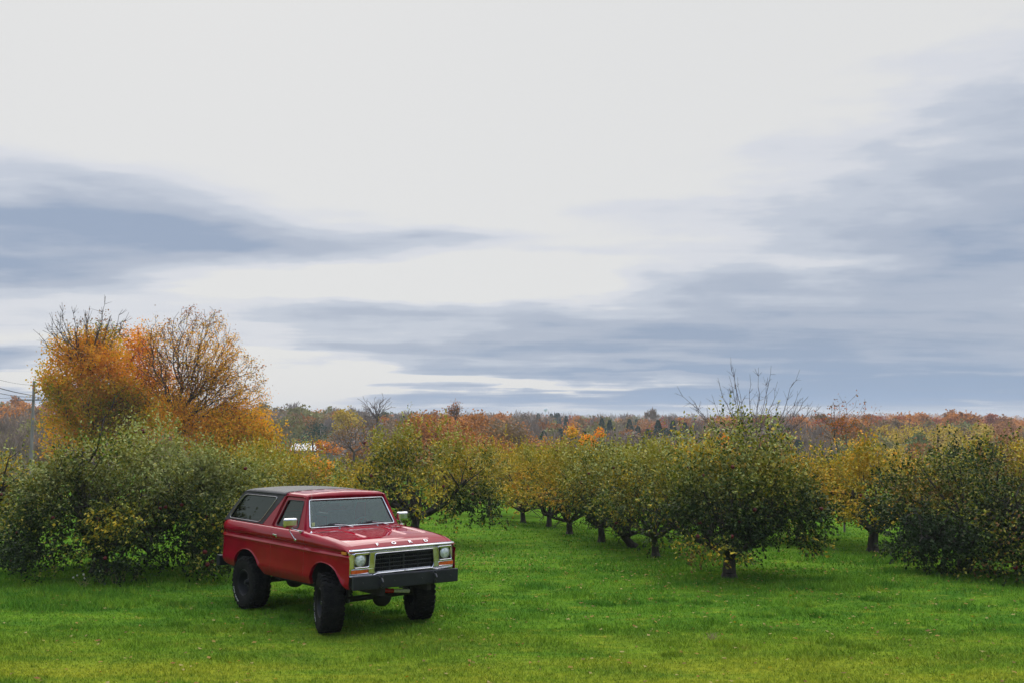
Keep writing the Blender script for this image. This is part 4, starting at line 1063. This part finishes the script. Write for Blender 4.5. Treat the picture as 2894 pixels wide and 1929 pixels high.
def section(x):
    """list of (y,z) from the bottom up"""
    zb = zbot(x); pts = []
    for t in (0, .03, .08, .16, .28, .40, .52, .66, .82):
        z = zb + (1.10 - zb) * t
        pts.append([interp(z, YL) + (.010 * max(0, 1 - t / .10) if in_arch(x) else 0), z])
    topz = 1.462 if x < -.58 else hoodz(x, .9) + .004
    kx = (topz - 1.262) / (1.462 - 1.262)
    kx = lerp(1, kx, sstep(-.70, -.56, x))
    for (z, y) in UP:
        if z > 1.262: z = 1.262 + (z - 1.262) * kx
        pts.append([y, z])
    pin = .075 * sstep(-3.50, -3.69, x) if x < -3.5 else 0
    tap = .02 * sstep(.45, .78, x)
    for q in pts:
        q[0] -= pin + tap
    return pts
xs = sorted(set([round(v, 4) for v in [-3.69, -3.67, -3.63, -3.58, -3.5, -3.4, -3.2, -3.07, -3.061] + [a for a, _ in ARCH_R] + [-1.915, -1.85, -1.75, -1.6795, -1.6745, -1.55, -1.4, -1.25, -1.1, -.95, -.8, -.65, -.5595, -.5545, -.45, -.345, -.336] + [a for a, _ in ARCH_F] + [.71, .74, .77, .79]]))
for a, b in ((-3.06, -1.92), (-.335, .70)):
    for q in np.linspace(a, b, 34)[1:-1]: xs.append(round(float(q), 4))
xs = sorted(set(xs))
DX0, DX1, DZ = -1.677, -.557, .755
for sgn, sname in ((-1, 'R'), (1, 'L')):
    cols = [section(x) for x in xs]; nk = len(cols[0])
    V = [(x, sgn * y, z) for x, c in zip(xs, cols) for (y, z) in c]
    Fb, Fd = [], []
    for i in range(len(xs) - 1):
        if xs[i + 1] - xs[i] < .0121 and (abs(xs[i] + 1.6795) < .001 or abs(xs[i] + .5595) < .001):
            gap = True
        else: gap = False
        for j in range(nk - 1):
            f = (i*nk+j, (i+1)*nk+j, (i+1)*nk+j+1, i*nk+j+1)
            if sgn > 0: f = f[::-1]
            zc = sum(V[k][2] for k in f) / 4; xc = (xs[i] + xs[i + 1]) / 2
            if gap and zc > DZ: continue
            if DX0 < xc < DX1 and zc > DZ: Fd.append(f)
            else: Fb.append(f)
    def sub(F): 
        used = sorted({k for f in F for k in f}); mp = {k: i for i, k in enumerate(used)}
        return [V[k] for k in used], [tuple(mp[k] for k in f) for f in F]
    # arch lips and rocker return: bottom edge folded inwards
    nV = len(V)
    for i, x in enumerate(xs):
        y, z = cols[i][0]; V.append((x, sgn * (y - .05), z + .004))
    for i in range(len(xs) - 1):
        f = (i*nk, nV+i, nV+i+1, (i+1)*nk)
        Fb.append(f if sgn < 0 else f[::-1])
    Vb, Fb2 = sub(Fb)
    pymesh('side_panel', Vb, Fb2, M['red'], TR, 32)
    Vd, Fd2 = sub(Fd)
    door = pymesh('door', Vd, Fd2, M['red'], TR, 32)
    # window frame of the door
    DOORS = door if sgn < 0 else DOORL if False else door
    if sgn < 0: door_R = door
    else: door_L = door

def Yg(z): return .885 - (z - 1.46) * .29
def roundpoly(pts, r, n=5):
    out = []; k = len(pts)
    for i in range(k):
        p = Vector(pts[i]); a = Vector(pts[i - 1]); b = Vector(pts[(i + 1) % k])
        da = (a - p).normalized(); db = (b - p).normalized(); rr = min(r, (a - p).length * .45, (b - p).length * .45)
        for t in range(n + 1):
            q = t / n; P0 = p + da * rr; P1 = p; P2 = p + db * rr
            out.append(tuple(P0 * (1 - q) ** 2 + P1 * 2 * q * (1 - q) + P2 * q * q))
    return out
def panel(name, outer, holes, fn, m, parent, solid=.02, bevel=0, flip=False, smooth=None):
    polys = [[Vector((a, b, 0)) for a, b in outer]] + [[Vector((a, b, 0)) for a, b in h] for h in holes]
    tri = tessellate_polygon(polys); allp = [p for poly in polys for p in poly]
    V = [fn(p.x, p.y) for p in allp]
    F = [(a, b, c) for a, b, c in tri]
    # orient
    o = pymesh(name, V, F if not flip else [f[::-1] for f in F], m, parent, smooth, bevel, solid)
    return o
def orient(o, ref):
    """flip the faces so that they look towards ref"""
    me = o.data; s = sum((Vector(p.normal).dot(Vector(ref))) * p.area for p in me.polygons)
    if s < 0: me.flip_normals()
    return o

QW = [(-3.49, 1.505), (-3.12, 1.905), (-1.90, 1.915), (-2.29, 1.505)]
DW = [(-1.715, 1.480), (-1.535, 1.900), (-.985, 1.905), (-.955, 1.480)]
for sgn in (-1, 1):
    side = lambda x, z, s=sgn: (x, s * Yg(z), z)
    door = door_R if sgn < 0 else door_L
    dwr = roundpoly(DW, .05)
    outer = roundpoly([(-1.785, 1.455), (-1.585, 1.945), (-.975, 1.950), (-.885, 1.455)], .05)
    orient(panel('window_frame', outer, [dwr], side, M['red'], door, .03, .004), (0, sgn, 0))
    g = lambda x, z, s=sgn: (x, s * (Yg(z) - .018), z)
    orient(panel('door_window', roundpoly([(-1.73, 1.46), (-1.54, 1.91), (-.975, 1.915), (-.94, 1.46)], .05), [], g, M['doorglass'], TR, 0), (0, sgn, 0))
    # rubber channel round the door glass
    MB().tube([(x, sgn * (Yg(z) + .001), z) for x, z in dwr], .008, 6, True).build('window_seal', M['black'], door)
    # cab pillar: red, swept between door and hardtop
    sidep = lambda x, z, s=sgn: (x, s * (Yg(z) + .012), z)
    orient(panel('cab_pillar', [(-2.20, 1.452), (-1.66, 1.985), (-.93, 1.985), (-.72, 1.452), (-.875, 1.452), (-.968, 1.955), (-1.60, 1.950), (-1.80, 1.452)], [], sidep, M['red'], TR, .035, .008), (0, sgn, 0))
    MB().tube([(-1.83, sgn * (Yg(1.47) + .016), 1.47), (-1.625, sgn * (Yg(1.94) + .016), 1.945), (-1.58, sgn * (Yg(1.97) + .018), 1.968), (-1.0, sgn * (Yg(1.97) + .018), 1.97), (-.955, sgn * (Yg(1.95) + .018), 1.95)], .009, 6).build('drip_rail', M['red'], TR, 60)
    # hardtop side with its window
    sidec = lambda x, z, s=sgn: (x, s * (Yg(z) + .016), z)
    qwr = roundpoly(QW, .085)
    cap = roundpoly([(-2.19, 1.452), (-1.635, 1.99), (-3.03, 1.99), (-3.25, 1.925), (-3.70, 1.43)], .02)
    cap = [(-2.19, 1.452), (-1.80, 1.82), (-1.70, 1.925), (-1.655, 1.99), (-3.05, 1.99), (-3.17, 1.965), (-3.26, 1.905), (-3.70, 1.44)]
    hs = orient(panel('hardtop_side', cap, [qwr], sidec, M['vinyl'], TR, .03, .006), (0, sgn, 0))
    MB().tube([(x, sgn * (Yg(z) + .022), z) for x, z in roundpoly([(-3.515, 1.49), (-3.128, 1.920), (-1.872, 1.930), (-2.28, 1.49)], .10)], .0075, 6, True).build('window_trim', M['chrome'], hs, 60)
    gq_ = lambda x, z, s=sgn: (x, s * (Yg(z) + .002), z)
    orient(panel('side_window', roundpoly(QW, .05), [], gq_, M['tint'], TR, 0), (0, sgn, 0))

# --- hood, cowl
nx, ny = 70, 84
hx = [lerp(-.655, .60, i / 46) for i in range(47)] + [lerp(.60, .78, i / 22) for i in range(1, 23)]
hy = [lerp(-.893, .893, j / ny) for j in range(ny + 1)]
V = [(x + (.012 * (1 - (y / .9) ** 2) if x > .6 else 0), y, hoodz(x, y)) for x in hx for y in hy]
V += [(.785, y, 1.262) for y in hy]
m_ = len(hx) + 1
F = [(i*(ny+1)+j, (i+1)*(ny+1)+j, (i+1)*(ny+1)+j+1, i*(ny+1)+j+1) for i in range(m_ - 1) for j in range(ny)]
hood = orient(pymesh('hood', V, F, M['red'], TR, 40, solid=.012), (0, 0, 1))
# cowl between hood and windscreen, with body deck below the belt
MB().box((-.80, -.885, 1.40), (-.662, .885, 1.470)).build('cowl', M['red'], TR, None, .01)
for s in (-1, 1):
    MB().box((-.80, s * .885 - .02, 1.40), (-.56, s * .885 + .02, 1.462)).build('cowl_end', M['red'], TR, None, .006)
MB().box((-3.66, -.89, 1.425), (-2.05, -.80, 1.452)).box((-3.66, .80, 1.425), (-2.05, .89, 1.452)).box((-3.68, -.86, 1.425), (-3.6, .86, 1.452)).build('belt_rail', M['red'], TR, None, .006)
# tailgate
o = pymesh('tailgate', [(-3.69, -.895, .82), (-3.69, .895, .82), (-3.70, .91, 1.2), (-3.69, .86, 1.445), (-3.69, -.86, 1.445), (-3.70, -.91, 1.2)], [(0, 1, 2, 5), (5, 2, 3, 4)], M['red'], TR, None, .004, .02)
orient(o, (-1, 0, 0))
# --- windscreen frame
WB, WT = (-.69, 1.462), (-.975, 1.978)      # x, z of the frame's foot and head
def wplane(v, t, off=0):                    # v across, t along the slope 0..1
    x = lerp(WB[0], WT[0], t); z = lerp(WB[1], WT[1], t)
    nx_, nz_ = .875, .484
    return (x + nx_ * off, v, z + nz_ * off)
tb, tt = .062, .885
outer = [(-.868, 0), (.868, 0), (.742, 1), (-.742, 1)]
hole = roundpoly([(-.800, tb), (.800, tb), (.700, tt), (-.700, tt)], .045)
wf = orient(panel('windscreen_frame', outer, [hole], lambda v, t: wplane(v, t), M['red'], TR, .05, .008), (1, 0, .5))
orient(panel('windscreen', roundpoly([(-.81, tb - .02), (.81, tb - .02), (.71, tt + .02), (-.71, tt + .02)], .045), [], lambda v, t: wplane(v, t, -.010), M['wind'], TR, 0), (1, 0, .5))
orient(panel('shade_band', [(-.715, .765), (.715, .765), (.705, .885), (-.705, .885)], [], lambda v, t: wplane(v, t, -.016), M['tint2'], TR, 0), (1, 0, .5))
MB().tube([wplane(v, t, .004) for v, t in hole], .0115, 8, True).build('windscreen_trim', M['chrome'], wf, 60)
MB().box((-.757, -.755, 1.525), (-.754, -.700, 1.585), Matrix.Translation((.028, -.005, -.005))).build('sticker', M['sticker'], TR)
# --- roof
def roof_strip(name, x_list, m, ribs):
    prof = [(-.752, 1.965), (-.748, 1.985), (-.728, 2.005), (-.69, 2.018), (-.62, 2.026)] + [(lerp(-.55, .55, i / 40), None) for i in range(41)] + [(.62, 2.026), (.69, 2.018), (.728, 2.005), (.748, 1.985), (.752, 1.965)]
    V = []
    for x, dz, sc in x_list:
        for (y, z) in prof:
            if z is None:
                z = 2.046 - .018 * (y / .55) ** 2
                if ribs: z += .003 * (.5 + .5 * math.cos(y * 2 * math.pi / .22)) * sstep(-.98, -1.08, x) if x < -1.0 else 0
            V.append((x, y * sc, 1.965 + (z - 1.965) * dz if dz >= 0 else z + dz))
    k = len(prof)
    F = [(i*k+j, (i+1)*k+j, (i+1)*k+j+1, i*k+j+1) for i in range(len(x_list) - 1) for j in range(k - 1)]
    return orient(pymesh(name, V, F, m, TR, 50, solid=.015), (0, 0, 1))
roof_strip('roof', [(-.935, .0, .985), (-.940, .30, .985), (-.955, .58, .99), (-.98, .80, .995), (-1.02, .93, 1), (-1.08, .985, 1), (-1.15, 1, 1), (-1.35, 1, 1), (-1.50, 1.0, 1), (-1.63, 1, 1)], M['red'], True)
roof_strip('hardtop', [(-1.634, 1.02, 1.008), (-1.70, 1.08, 1.012), (-1.9, 1.12, 1.012), (-2.4, 1.14, 1.012), (-2.8, 1.08, 1.012), (-3.02, .95, 1.01), (-3.14, .65, 1.005), (-3.215, .15, 1.0), (-3.25, -.09, 1.0)], M['vinyl'], False)
# rear face of the hardtop with its window
def rear(v, t): return (lerp(-3.235, -3.705, t), v, lerp(1.955, 1.44, t))
hr = orient(panel('hardtop_rear', [(-.745, 0), (.745, 0), (.88, 1), (-.88, 1)], [roundpoly([(-.62, .15), (.62, .15), (.72, .85), (-.72, .85)], .05)], rear, M['vinyl'], TR, .03, .005), (-1, 0, .4))
orient(panel('rear_window', [(-.63, .13), (.63, .13), (.73, .87), (-.73, .87)], [], lambda v, t: (rear(v, t)[0] + .012, v, rear(v, t)[2]), M['tint'], TR, 0), (-1, 0, .4))

# --- front: chrome surround with openings
def fr(y, z, off=0): return (.790 + .012 * (1 - (y / .95) ** 2) - .03 * sstep(.90, .96, abs(y)) + off, y, z)
out = roundpoly([(-.955, .905), (-.965, 1.275), (.965, 1.275), (.955, .905), (.58, .895), (.50, .915), (-.50, .915), (-.58, .895)], .03)
hl = [roundpoly([(s * .895, 1.035), (s * .895, 1.243), (s * .622, 1.243), (s * .638, 1.035)], .03) for s in (-1, 1)]
sg_ = [roundpoly([(s * .935, .942), (s * .935, 1.006), (s * .640, 1.006), (s * .640, .942)], .015) for s in (-1, 1)]
gr = roundpoly([(-.515, .928), (-.550, .99), (-.53, 1.222), (.53, 1.222), (.550, .99), (.515, .928)], .035)
sur = orient(panel('grille_surround', out, hl + sg_ + [gr], lambda y, z: fr(y, z), M['chrome'], TR, .028, .006), (1, 0, 0))
MB().tube([fr(y, 1.272 + .006 * (1 - (y / .95) ** 2), -.012) for y in np.linspace(-.955, .955, 21)], .021, 10).build('top_moulding', M['chrome'], sur, 60)
MB().tube([fr(y, z, 0) for y, z in roundpoly([(-.955, .90), (-.60, .893), (-.50, .925), (.50, .925), (.60, .893), (.955, .90)][0:6], .02)[6:-6]], .013, 8).build('lower_moulding', M['chrome'], sur, 60)
for h_ in hl + [gr]:
    MB().tube([fr(y, z, .002) for y, z in h_], .0085, 6, True).build('bezel', M['chrome'], sur, 60)
for h_ in sg_:
    MB().tube([fr(y, z, .002) for y, z in h_], .005, 6, True).build('bezel', M['chrome'], sur, 60)
for s in (-1, 1):
    b_ = MB().box((.72, min(s * .60, s * .91), 1.02), (.752, max(s * .60, s * .91), 1.26)).build('headlight_bowl', M['black'], TR)
    lamp = MB().lathe([(.001, .040), (.035, .037), (.065, .027), (.083, .010), (.086, 0)], 32, Matrix.Translation((.765, s * .775, 1.140)), 'x').build('headlight', M['lens'], TR, 60)
    MB().lathe([(.086, 0), (.090, .014), (.097, .014), (.101, .0), (.101, -.02)], 32, Matrix.Translation((.762, s * .775, 1.140)), 'x').build('ring', M['chrome'], lamp, 60)
    MB().box((.752, min(s * .645, s * .930), .946), (.790, max(s * .645, s * .930), 1.002)).build('turn_signal', M['amber'], TR, None, .006)
    MB().box((.585, s * .972 - .014, 1.222), (.705, s * .972 + .014, 1.262)).build('side_marker', M['amber2'], TR, None, .004)
    MB().box((-3.52, s * .962 - .012, 1.195), (-3.42, s * .962 + .02, 1.235)).build('side_reflector', M['redlens'], TR, None, .004)
# grille insert: crossbars and fine uprights
gi = MB(); gi.box((.705, -.56, .935), (.715, .56, 1.24)); gi.build('grille_back', M['dark'], TR)
gi = MB()
for z in (1.005, 1.065, 1.125, 1.185): gi.box((.735, -.535, z - .006), (.772, .535, z + .006))
for y in np.linspace(-.5, .5, 26): gi.box((.722, y - .003, .945), (.758, y + .003, 1.232))
for y in (-.26, 0, .26): gi.box((.73, y - .008, .945), (.768, y + .008, 1.232))
gi.build('grille', M['black'], TR)
MB().box((.795, -.018, .90), (.818, .018, .938)).build('grille_badge', M['chrome'], TR, None, .006)
# letters across the nose of the hood
for ch, y in zip('FORD', (-.445, -.150, .150, .445)):
    cu = bpy.data.curves.new('t', 'FONT'); cu.body = ch; cu.size = .080; cu.extrude = .004; cu.align_x = 'CENTER'; cu.align_y = 'CENTER'; cu.offset = .0025
    to = bpy.data.objects.new('t', cu); COL.objects.link(to)
    bpy.context.view_layer.update()
    me = bpy.data.meshes.new_from_object(to.evaluated_get(bpy.context.evaluated_depsgraph_get()))
    bpy.data.objects.remove(to)
    me.materials.clear(); me.materials.append(M['chrome'])
    o = bpy.data.objects.new('hood_letter', me); COL.objects.link(o); o.parent = TR
    xq_ = .705; zq = (hoodz(xq_, y)); dz_ = (hoodz(xq_ + .02, y) - hoodz(xq_ - .02, y)) / .04
    a_ = math.atan(-dz_)      # downward slope of the nose
    fx = Vector((math.cos(a_), 0, -math.sin(a_))); nrm = Vector((math.sin(a_), 0, math.cos(a_)))
    Mx = Matrix(((0, -fx.x, nrm.x), (1, 0, 0), (0, -fx.z, nrm.z)))
    o.matrix_local = Matrix.Translation((xq_ + .010, y, zq + .008)) @ Mx.to_4x4() @ Matrix.Diagonal((1.25, 1.0, 1, 1))
# --- bumpers
Mb = Matrix.Translation((.88, -.015, .812)) @ Matrix.Rotation(R(-1.1), 4, 'X')
bmp = MB().box((-.03, -.95, -.10), (.04, .95, .10), Mb).build('front_bumper', M['bumper'], TR, None, .012)
for s in (-1, 1):
    MB().tube([Mb @ Vector(p) for p in ((.04, s * .49, .045), (.075, s * .49, .04), (.10, s * .49, .0), (.09, s * .49, -.05), (.055, s * .49, -.07), (.05, s * .49, -.03))], .017, 8).build('tow_hook', M['black'], bmp, 60)
    MB().box((.55, s * .42 - .04, .72), (.86, s * .42 + .04, .84)).build('bumper_bracket', M['dark'], TR)
    for q in (-.03, .03):
        MB().lathe([(.001, .016), (.014, .014), (.016, 0)], 6, Mb @ Matrix.Translation((.04, s * .49 + q, .07)), 'x').build('bolt', M['black'], bmp)
MB().box((-3.92, -.93, .60), (-3.78, .93, .79)).box((-3.80, -.5, .66), (-3.6, -.4, .76)).box((-3.80, .4, .66), (-3.6, .5, .76)).build('rear_bumper', M['bumper'], TR, None, .012)
for yb_ in (-.80, -.25, .25, .80):
    MB().lathe([(.001, .012), (.012, .010), (.014, 0)], 6, Mb @ Matrix.Translation((.04, yb_, 0)), 'x').build('bolt', M['black'], bmp)
# --- underbody, wheel wells and interior
ub = MB()
ub.box((-3.6, -.60, .72), (.66, .60, 1.12))
ub.box((-3.62, -.945, 1.085), (.66, .945, 1.11))
ub.box((-3.66, -.90, .84), (-3.10, .90, 1.08)); ub.box((-1.85, -.93, .70), (-.40, .93, .80))
ub.box((.60, -.93, .92), (.72, .93, 1.26)); ub.box((.66, -.90, .76), (.72, .90, .93))
ub.box((-1.90, -.90, .70), (-1.80, .90, 1.1)); ub.box((-.42, -.93, .72), (-.36, .93, 1.1)); ub.box((-3.13, -.9, .72), (-3.08, .9, 1.1))
ub.build('underbody', M['dark'], TR)
fm = MB()
for s in (-1, 1): fm.box((-3.75, s * .42 - .04, .60), (.85, s * .42 + .04, .72))
for x in (-3.2, -2.2, -1.35, -.5): fm.box((x - .05, -.42, .60), (x + .05, .42, .67))
fm.build('chassis_frame', M['dark'], TR)
MB().box((-1.75, -.30, .44), (-1.0, .12, .62)).tube([(-1.6, .1, .52), (-2.5, .1, .45)], .04, 10).tube([(-.9, .15, .5), (0, .2, .42)], .03, 10).build('gearbox', M['dark'], TR, None, .02)
MB().tube([(-3.2, -.55, .60), (-2.1, -.55, .55), (-1.2, -.55, .56), (-.6, -.35, .6)], .035, 10).build('exhaust_pipe', M['dark'], TR, 60)
MB().box((-.6, -.86, .80), (-.45, .86, 1.45)).build('firewall', M['dark'], TR)
MB().box((-.92, -.82, 1.20), (-.70, .82, 1.455)).build('dashboard', M['trim'], TR, None, .04)
MB().box((-3.6, -.84, .81), (-.6, .84, .84)).build('floor_pan', M['trim'], TR)
for s in (-1, 1):
    st = MB().box((-1.78, s * .42 - .27, 1.02), (-1.28, s * .42 + .27, 1.17)).build('seat', M['seat'], TR, None, .05, 0, 3)
    MB().box((-1.88, s * .42 - .26, 1.08), (-1.74, s * .42 + .26, 1.66), ).build('backrest', M['seat'], st, None, .05, 0, 3)
MB().box((-2.9, -.55, 1.0), (-2.4, .55, 1.15)).box((-3.0, -.55, 1.05), (-2.86, .55, 1.50)).build('rear_seat', M['seat'], TR, None, .05, 0, 3)
Ms = Matrix.Translation((-1.12, .40, 1.42)) @ Matrix.Rotation(R(-62), 4, 'Y')
MB().tube([Ms @ Vector((.19 * math.cos(a), .19 * math.sin(a), 0)) for a in np.linspace(0, 2 * math.pi, 29)[:-1]], .013, 8, True).tube([Ms @ Vector((-.18, 0, 0)), Ms @ Vector((.18, 0, 0))], .012).tube([(-1.12, .40, 1.42), (-.88, .40, 1.30)], .022).build('steering_wheel', M['black'], TR, 60)
MB().box((-1.02, -.09, 1.80), (-1.0, .09, 1.86)).build('inner_mirror', M['black'], TR, None, .006)
# --- axles, shocks, damper
MB().tube([(0, -.72, .445), (0, .72, .445)], .045, 12).lathe([(.001, .15), (.09, .13), (.15, .05), (.16, -.03), (.10, -.15), (.05, -.20)], 20, Matrix.Translation((0, .12, .43)), 'x').tube([(.18, -.66, .50), (.16, .66, .46)], .02, 8).build('front_axle', M['dark'], TR, 60)
MB().tube([(-2.642, -.72, .445), (-2.642, .72, .445)], .05, 12).lathe([(.001, -.16), (.10, -.14), (.17, -.04), (.16, .05), (.08, .22)], 20, Matrix.Translation((-2.642, 0, .43)), 'x').build('rear_axle', M['dark'], TR, 60)
for s in (-1, 1):
    pts = [(0.02 + .07 * math.cos(a), s * .52 + .07 * math.sin(a), .50 + a * .0075) for a in np.linspace(0, 2 * math.pi * 7, 120)]
    MB().tube(pts, .012, 6).build('coil_spring', M['dark'], TR, 60)
    MB().tube([(.16, s * .60, .42), (.10, s * .56, 1.0)], .03, 10).build('shock_absorber', M['black'], TR, 60)
    MB().tube([(-2.8, s * .58, .42), (-2.55, s * .50, 1.0)], .03, 10).build('shock_absorber', M['black'], TR, 60)
    lf = MB()
    for q in range(3): lf.box((-3.25 + .12 * q, s * .55 - .03, .50 + .0 - q * .014), (-2.05 - .12 * q, s * .55 + .03, .512 - q * .014))
    lf.build('leaf_spring', M['dark'], TR)
dm = MB().tube([(.34, .10, .560), (.34, .40, .525)], .030, 12).build('steering_damper', M['damperwhite'], TR, 60)
MB().tube([(.34, -.06, .574), (.34, .10, .560)], .034, 12).build('damper_boot', M['redlens'], dm, 60)

# --- wheels
def tyre_mesh():
    mb = MB()
    mb.lathe([(.222, -.125), (.232, -.146), (.27, -.158), (.33, -.166), (.38, -.163), (.412, -.152), (.428, -.138), (.432, -.08), (.434, 0), (.432, .08), (.428, .138), (.412, .152), (.38, .163), (.33, .166), (.27, .158), (.232, .146), (.222, .125)], 72)
    for i in range(30):       # chunky mud tread
        a = 2 * math.pi * i / 30
        for (y0, y1, da, skew) in ((-.150, -.085, 0, .25), (-.075, -.008, .105, -.35), (.008, .075, 0, .35), (.085, .150, .105, -.25)):
            Mx = Matrix.Rotation(-(a + da), 4, 'Y') @ Matrix.Translation((.4365, (y0 + y1) / 2, 0)) @ Matrix.Rotation(skew, 4, 'X')
            h = (y1 - y0) / 2
            mb.box((-.010, -h, -.027), (.0115, h, .027), Mx)
        for s in (-1, 1):
            Mx = Matrix.Rotation(-(a + (0 if s < 0 else .105)), 4, 'Y') @ Matrix.Translation((.413, s * .152, 0)) @ Matrix.Rotation(s * -.55, 4, 'Z')
            mb.box((-.030, -.008, -.024), (.020, .010, .024), Mx)
    return mb
def wheel(x, y, steer, s, hubtype):
    w = empty('wheel', (x, y, .440), (0, 0, steer), TR)
    tyre_mesh().build('tyre', M['rubber'], w, 30)
    rb = MB()
    rb.lathe([(.224, s * .118), (.226, s * .138), (.218, s * .146), (.208, s * .138), (.202, s * .10), (.196, s * .03), (.188, s * .000), (.150, s * -.012), (.110, s * .004), (.085, s * .018), (.060, s * .018), (.055, s * .05), (.001, s * .052)], 48)
    rb.lathe([(.196, s * .02), (.196, s * -.14), (.224, s * -.125)], 32)
    rb.build('rim', M['rim'], w, 40)
    hb = MB(); hb.lathe([(.052, s * .05), (.050, s * .085), (.036, s * .105), (.034, s * .122), (.001, s * .124)], 20); hb.build('hub', M['chrome'] if hubtype else M['rim'], w, 40)
    ln = MB()
    for k in range(5):
        a = k * 2 * math.pi / 5 + .3
        ln.lathe([(.014, s * .010), (.013, s * .036), (.008, s * .044), (.001, s * .045)], 6, Matrix.Translation((.083 * math.cos(a), 0, .083 * math.sin(a))))
    for k in range(10):        # ventilation slots' raised edges
        a = k * 2 * math.pi / 10
        ln.box((.128, s * -.006 - .008, -.012), (.165, s * -.006 + .008, .012), Matrix.Rotation(-a, 4, 'Y'))
    ln.build('wheel_nuts', M['black'], w)
    if s < 0:
        lt = MB()
        for k in range(13):
            if k == 5: continue
            a = R((198 if not hubtype else 190) + k * 4.1)
            Mx = Matrix.Rotation(-a, 4, 'Y') @ Matrix.Translation((.352, -.1668, 0))
            lt.box((-.013, -.0025, -.0045), (.013, .002, .0045), Mx)
            if k % 2: lt.box((.007, -.0025, -.009), (.013, .002, .009), Mx)
            else: lt.box((-.013, -.0025, -.009), (-.007, .002, .009), Mx)
        lt.build('sidewall_lettering', M['white'], w)
    return w
wheel(0, -.835, R(-20), -1, True); wheel(0, .835, R(-20), 1, True)
wheel(-2.642, -.845, 0, -1, False); wheel(-2.642, .845, 0, 1, False)

# --- mirrors, handles, wipers, antenna
for s in (-1, 1):
    mr_ = MB(); hx0 = -.86
    Mm = Matrix.Translation((hx0, s * 1.07, 1.585)) @ Matrix.Rotation(R(8) * s, 4, 'Z')
    mr_.box((-.045, -.115, -.075), (.045, .115, .075), Mm)
    m1_ = mr_.build('side_mirror', M['chrome'], TR, None, .035, 0, 4)
    MB().tube([(-.86, s * 1.07, 1.52), (-.84, s * 1.03, 1.485), (-.72, s * .975, 1.465)], .009, 8).tube([(-.88, s * 1.07, 1.52), (-.90, s * 1.06, 1.46), (-.80, s * 1.01, 1.325)], .007, 8).build('mirror_arm', M['chrome'] , m1_, 60)
    MB().box((-.745, s * .955 - .02, 1.435), (-.685, s * .955 + .03, 1.47)).box((-.83, s * 1.0 - .015, 1.30), (-.77, s * 1.0 + .012, 1.335)).build('mirror_foot', M['chrome'], m1_, None, .008)
    dr = door_R if s < 0 else door_L
    MB().box((-1.585, s * .998 - .012, 1.325), (-1.455, s * .998 + .018, 1.357)).box((-1.50, s * 1.0 - .0, 1.30), (-1.46, s * 1.0 + .02, 1.33)).build('door_handle', M['chrome'], dr, None, .008)
for (a, b, c) in (((-.668, -.03, 1.478), (-.735, -.36, 1.525), (-.72, -.64)), ((-.668, .66, 1.476), (-.735, .36, 1.525), (-.72, .08))):
    wp = MB().tube([a, (a[0] - .02, lerp(a[1], b[1], .35), 1.508), (b[0] + .035, b[1], 1.532)], .006, 8).build('wiper_arm', M['chrome'], TR, 60)
    t0, t1 = .075, .14
    p0 = wplane(b[1] + .20, .105, .020); p1 = wplane(b[1], .135, .024); p2 = wplane(b[1] - .26, .10, .020)
    MB().tube([p0, wplane(b[1] + .1, .118, .016), wplane(b[1], .118, .016), wplane(b[1] - .13, .112, .016), p2], .009, 6).tube([wplane(b[1] + .10, .125, .022), wplane(b[1], .14, .034), wplane(b[1] - .12, .12, .022)], .008, 6).build('wiper_blade', M['black'], wp)
for k_, y in ((0, -.32), (1, .40)):
    MB().lathe([(.001, .018), (.016, .014), (.018, 0)], 10, Matrix.Translation((-.60, y, hoodz(-.6, y))), 'z').build('washer_nozzle', M['chrome'], TR, 60)
an = MB().tube([(-.47, -.90, 1.44), (-.475, -.90, 1.6), (-.50, -.90, 2.22)], [.004, .0028, .0018], 6).build('antenna', M['chrome'], TR, 60)
MB().lathe([(.024, 0), (.022, .012), (.010, .026), (.001, .03)], 14, Matrix.Translation((-.47, -.905, 1.442)), 'z').build('base', M['chrome'], an, 60)

# ============================================================ air: thin haze over the valley
hm = bpy.data.materials.new('haze'); hm.use_nodes = True; nt = hm.node_tree; nt.nodes.remove(nt.nodes['Principled BSDF'])
pv = nt.nodes.new('ShaderNodeVolumePrincipled'); pv.inputs['Color'].default_value = (.86, .90, .95, 1); pv.inputs['Density'].default_value = .00038
nt.links.new(pv.outputs[0], nt.nodes['Material Output'].inputs['Volume'])
hzb = MB().box((-11500, -80, -60), (11500, 9500, 17)).build('haze', hm); tag(hzb, 'thin bluish haze over the valley', 'haze', kind='stuff')
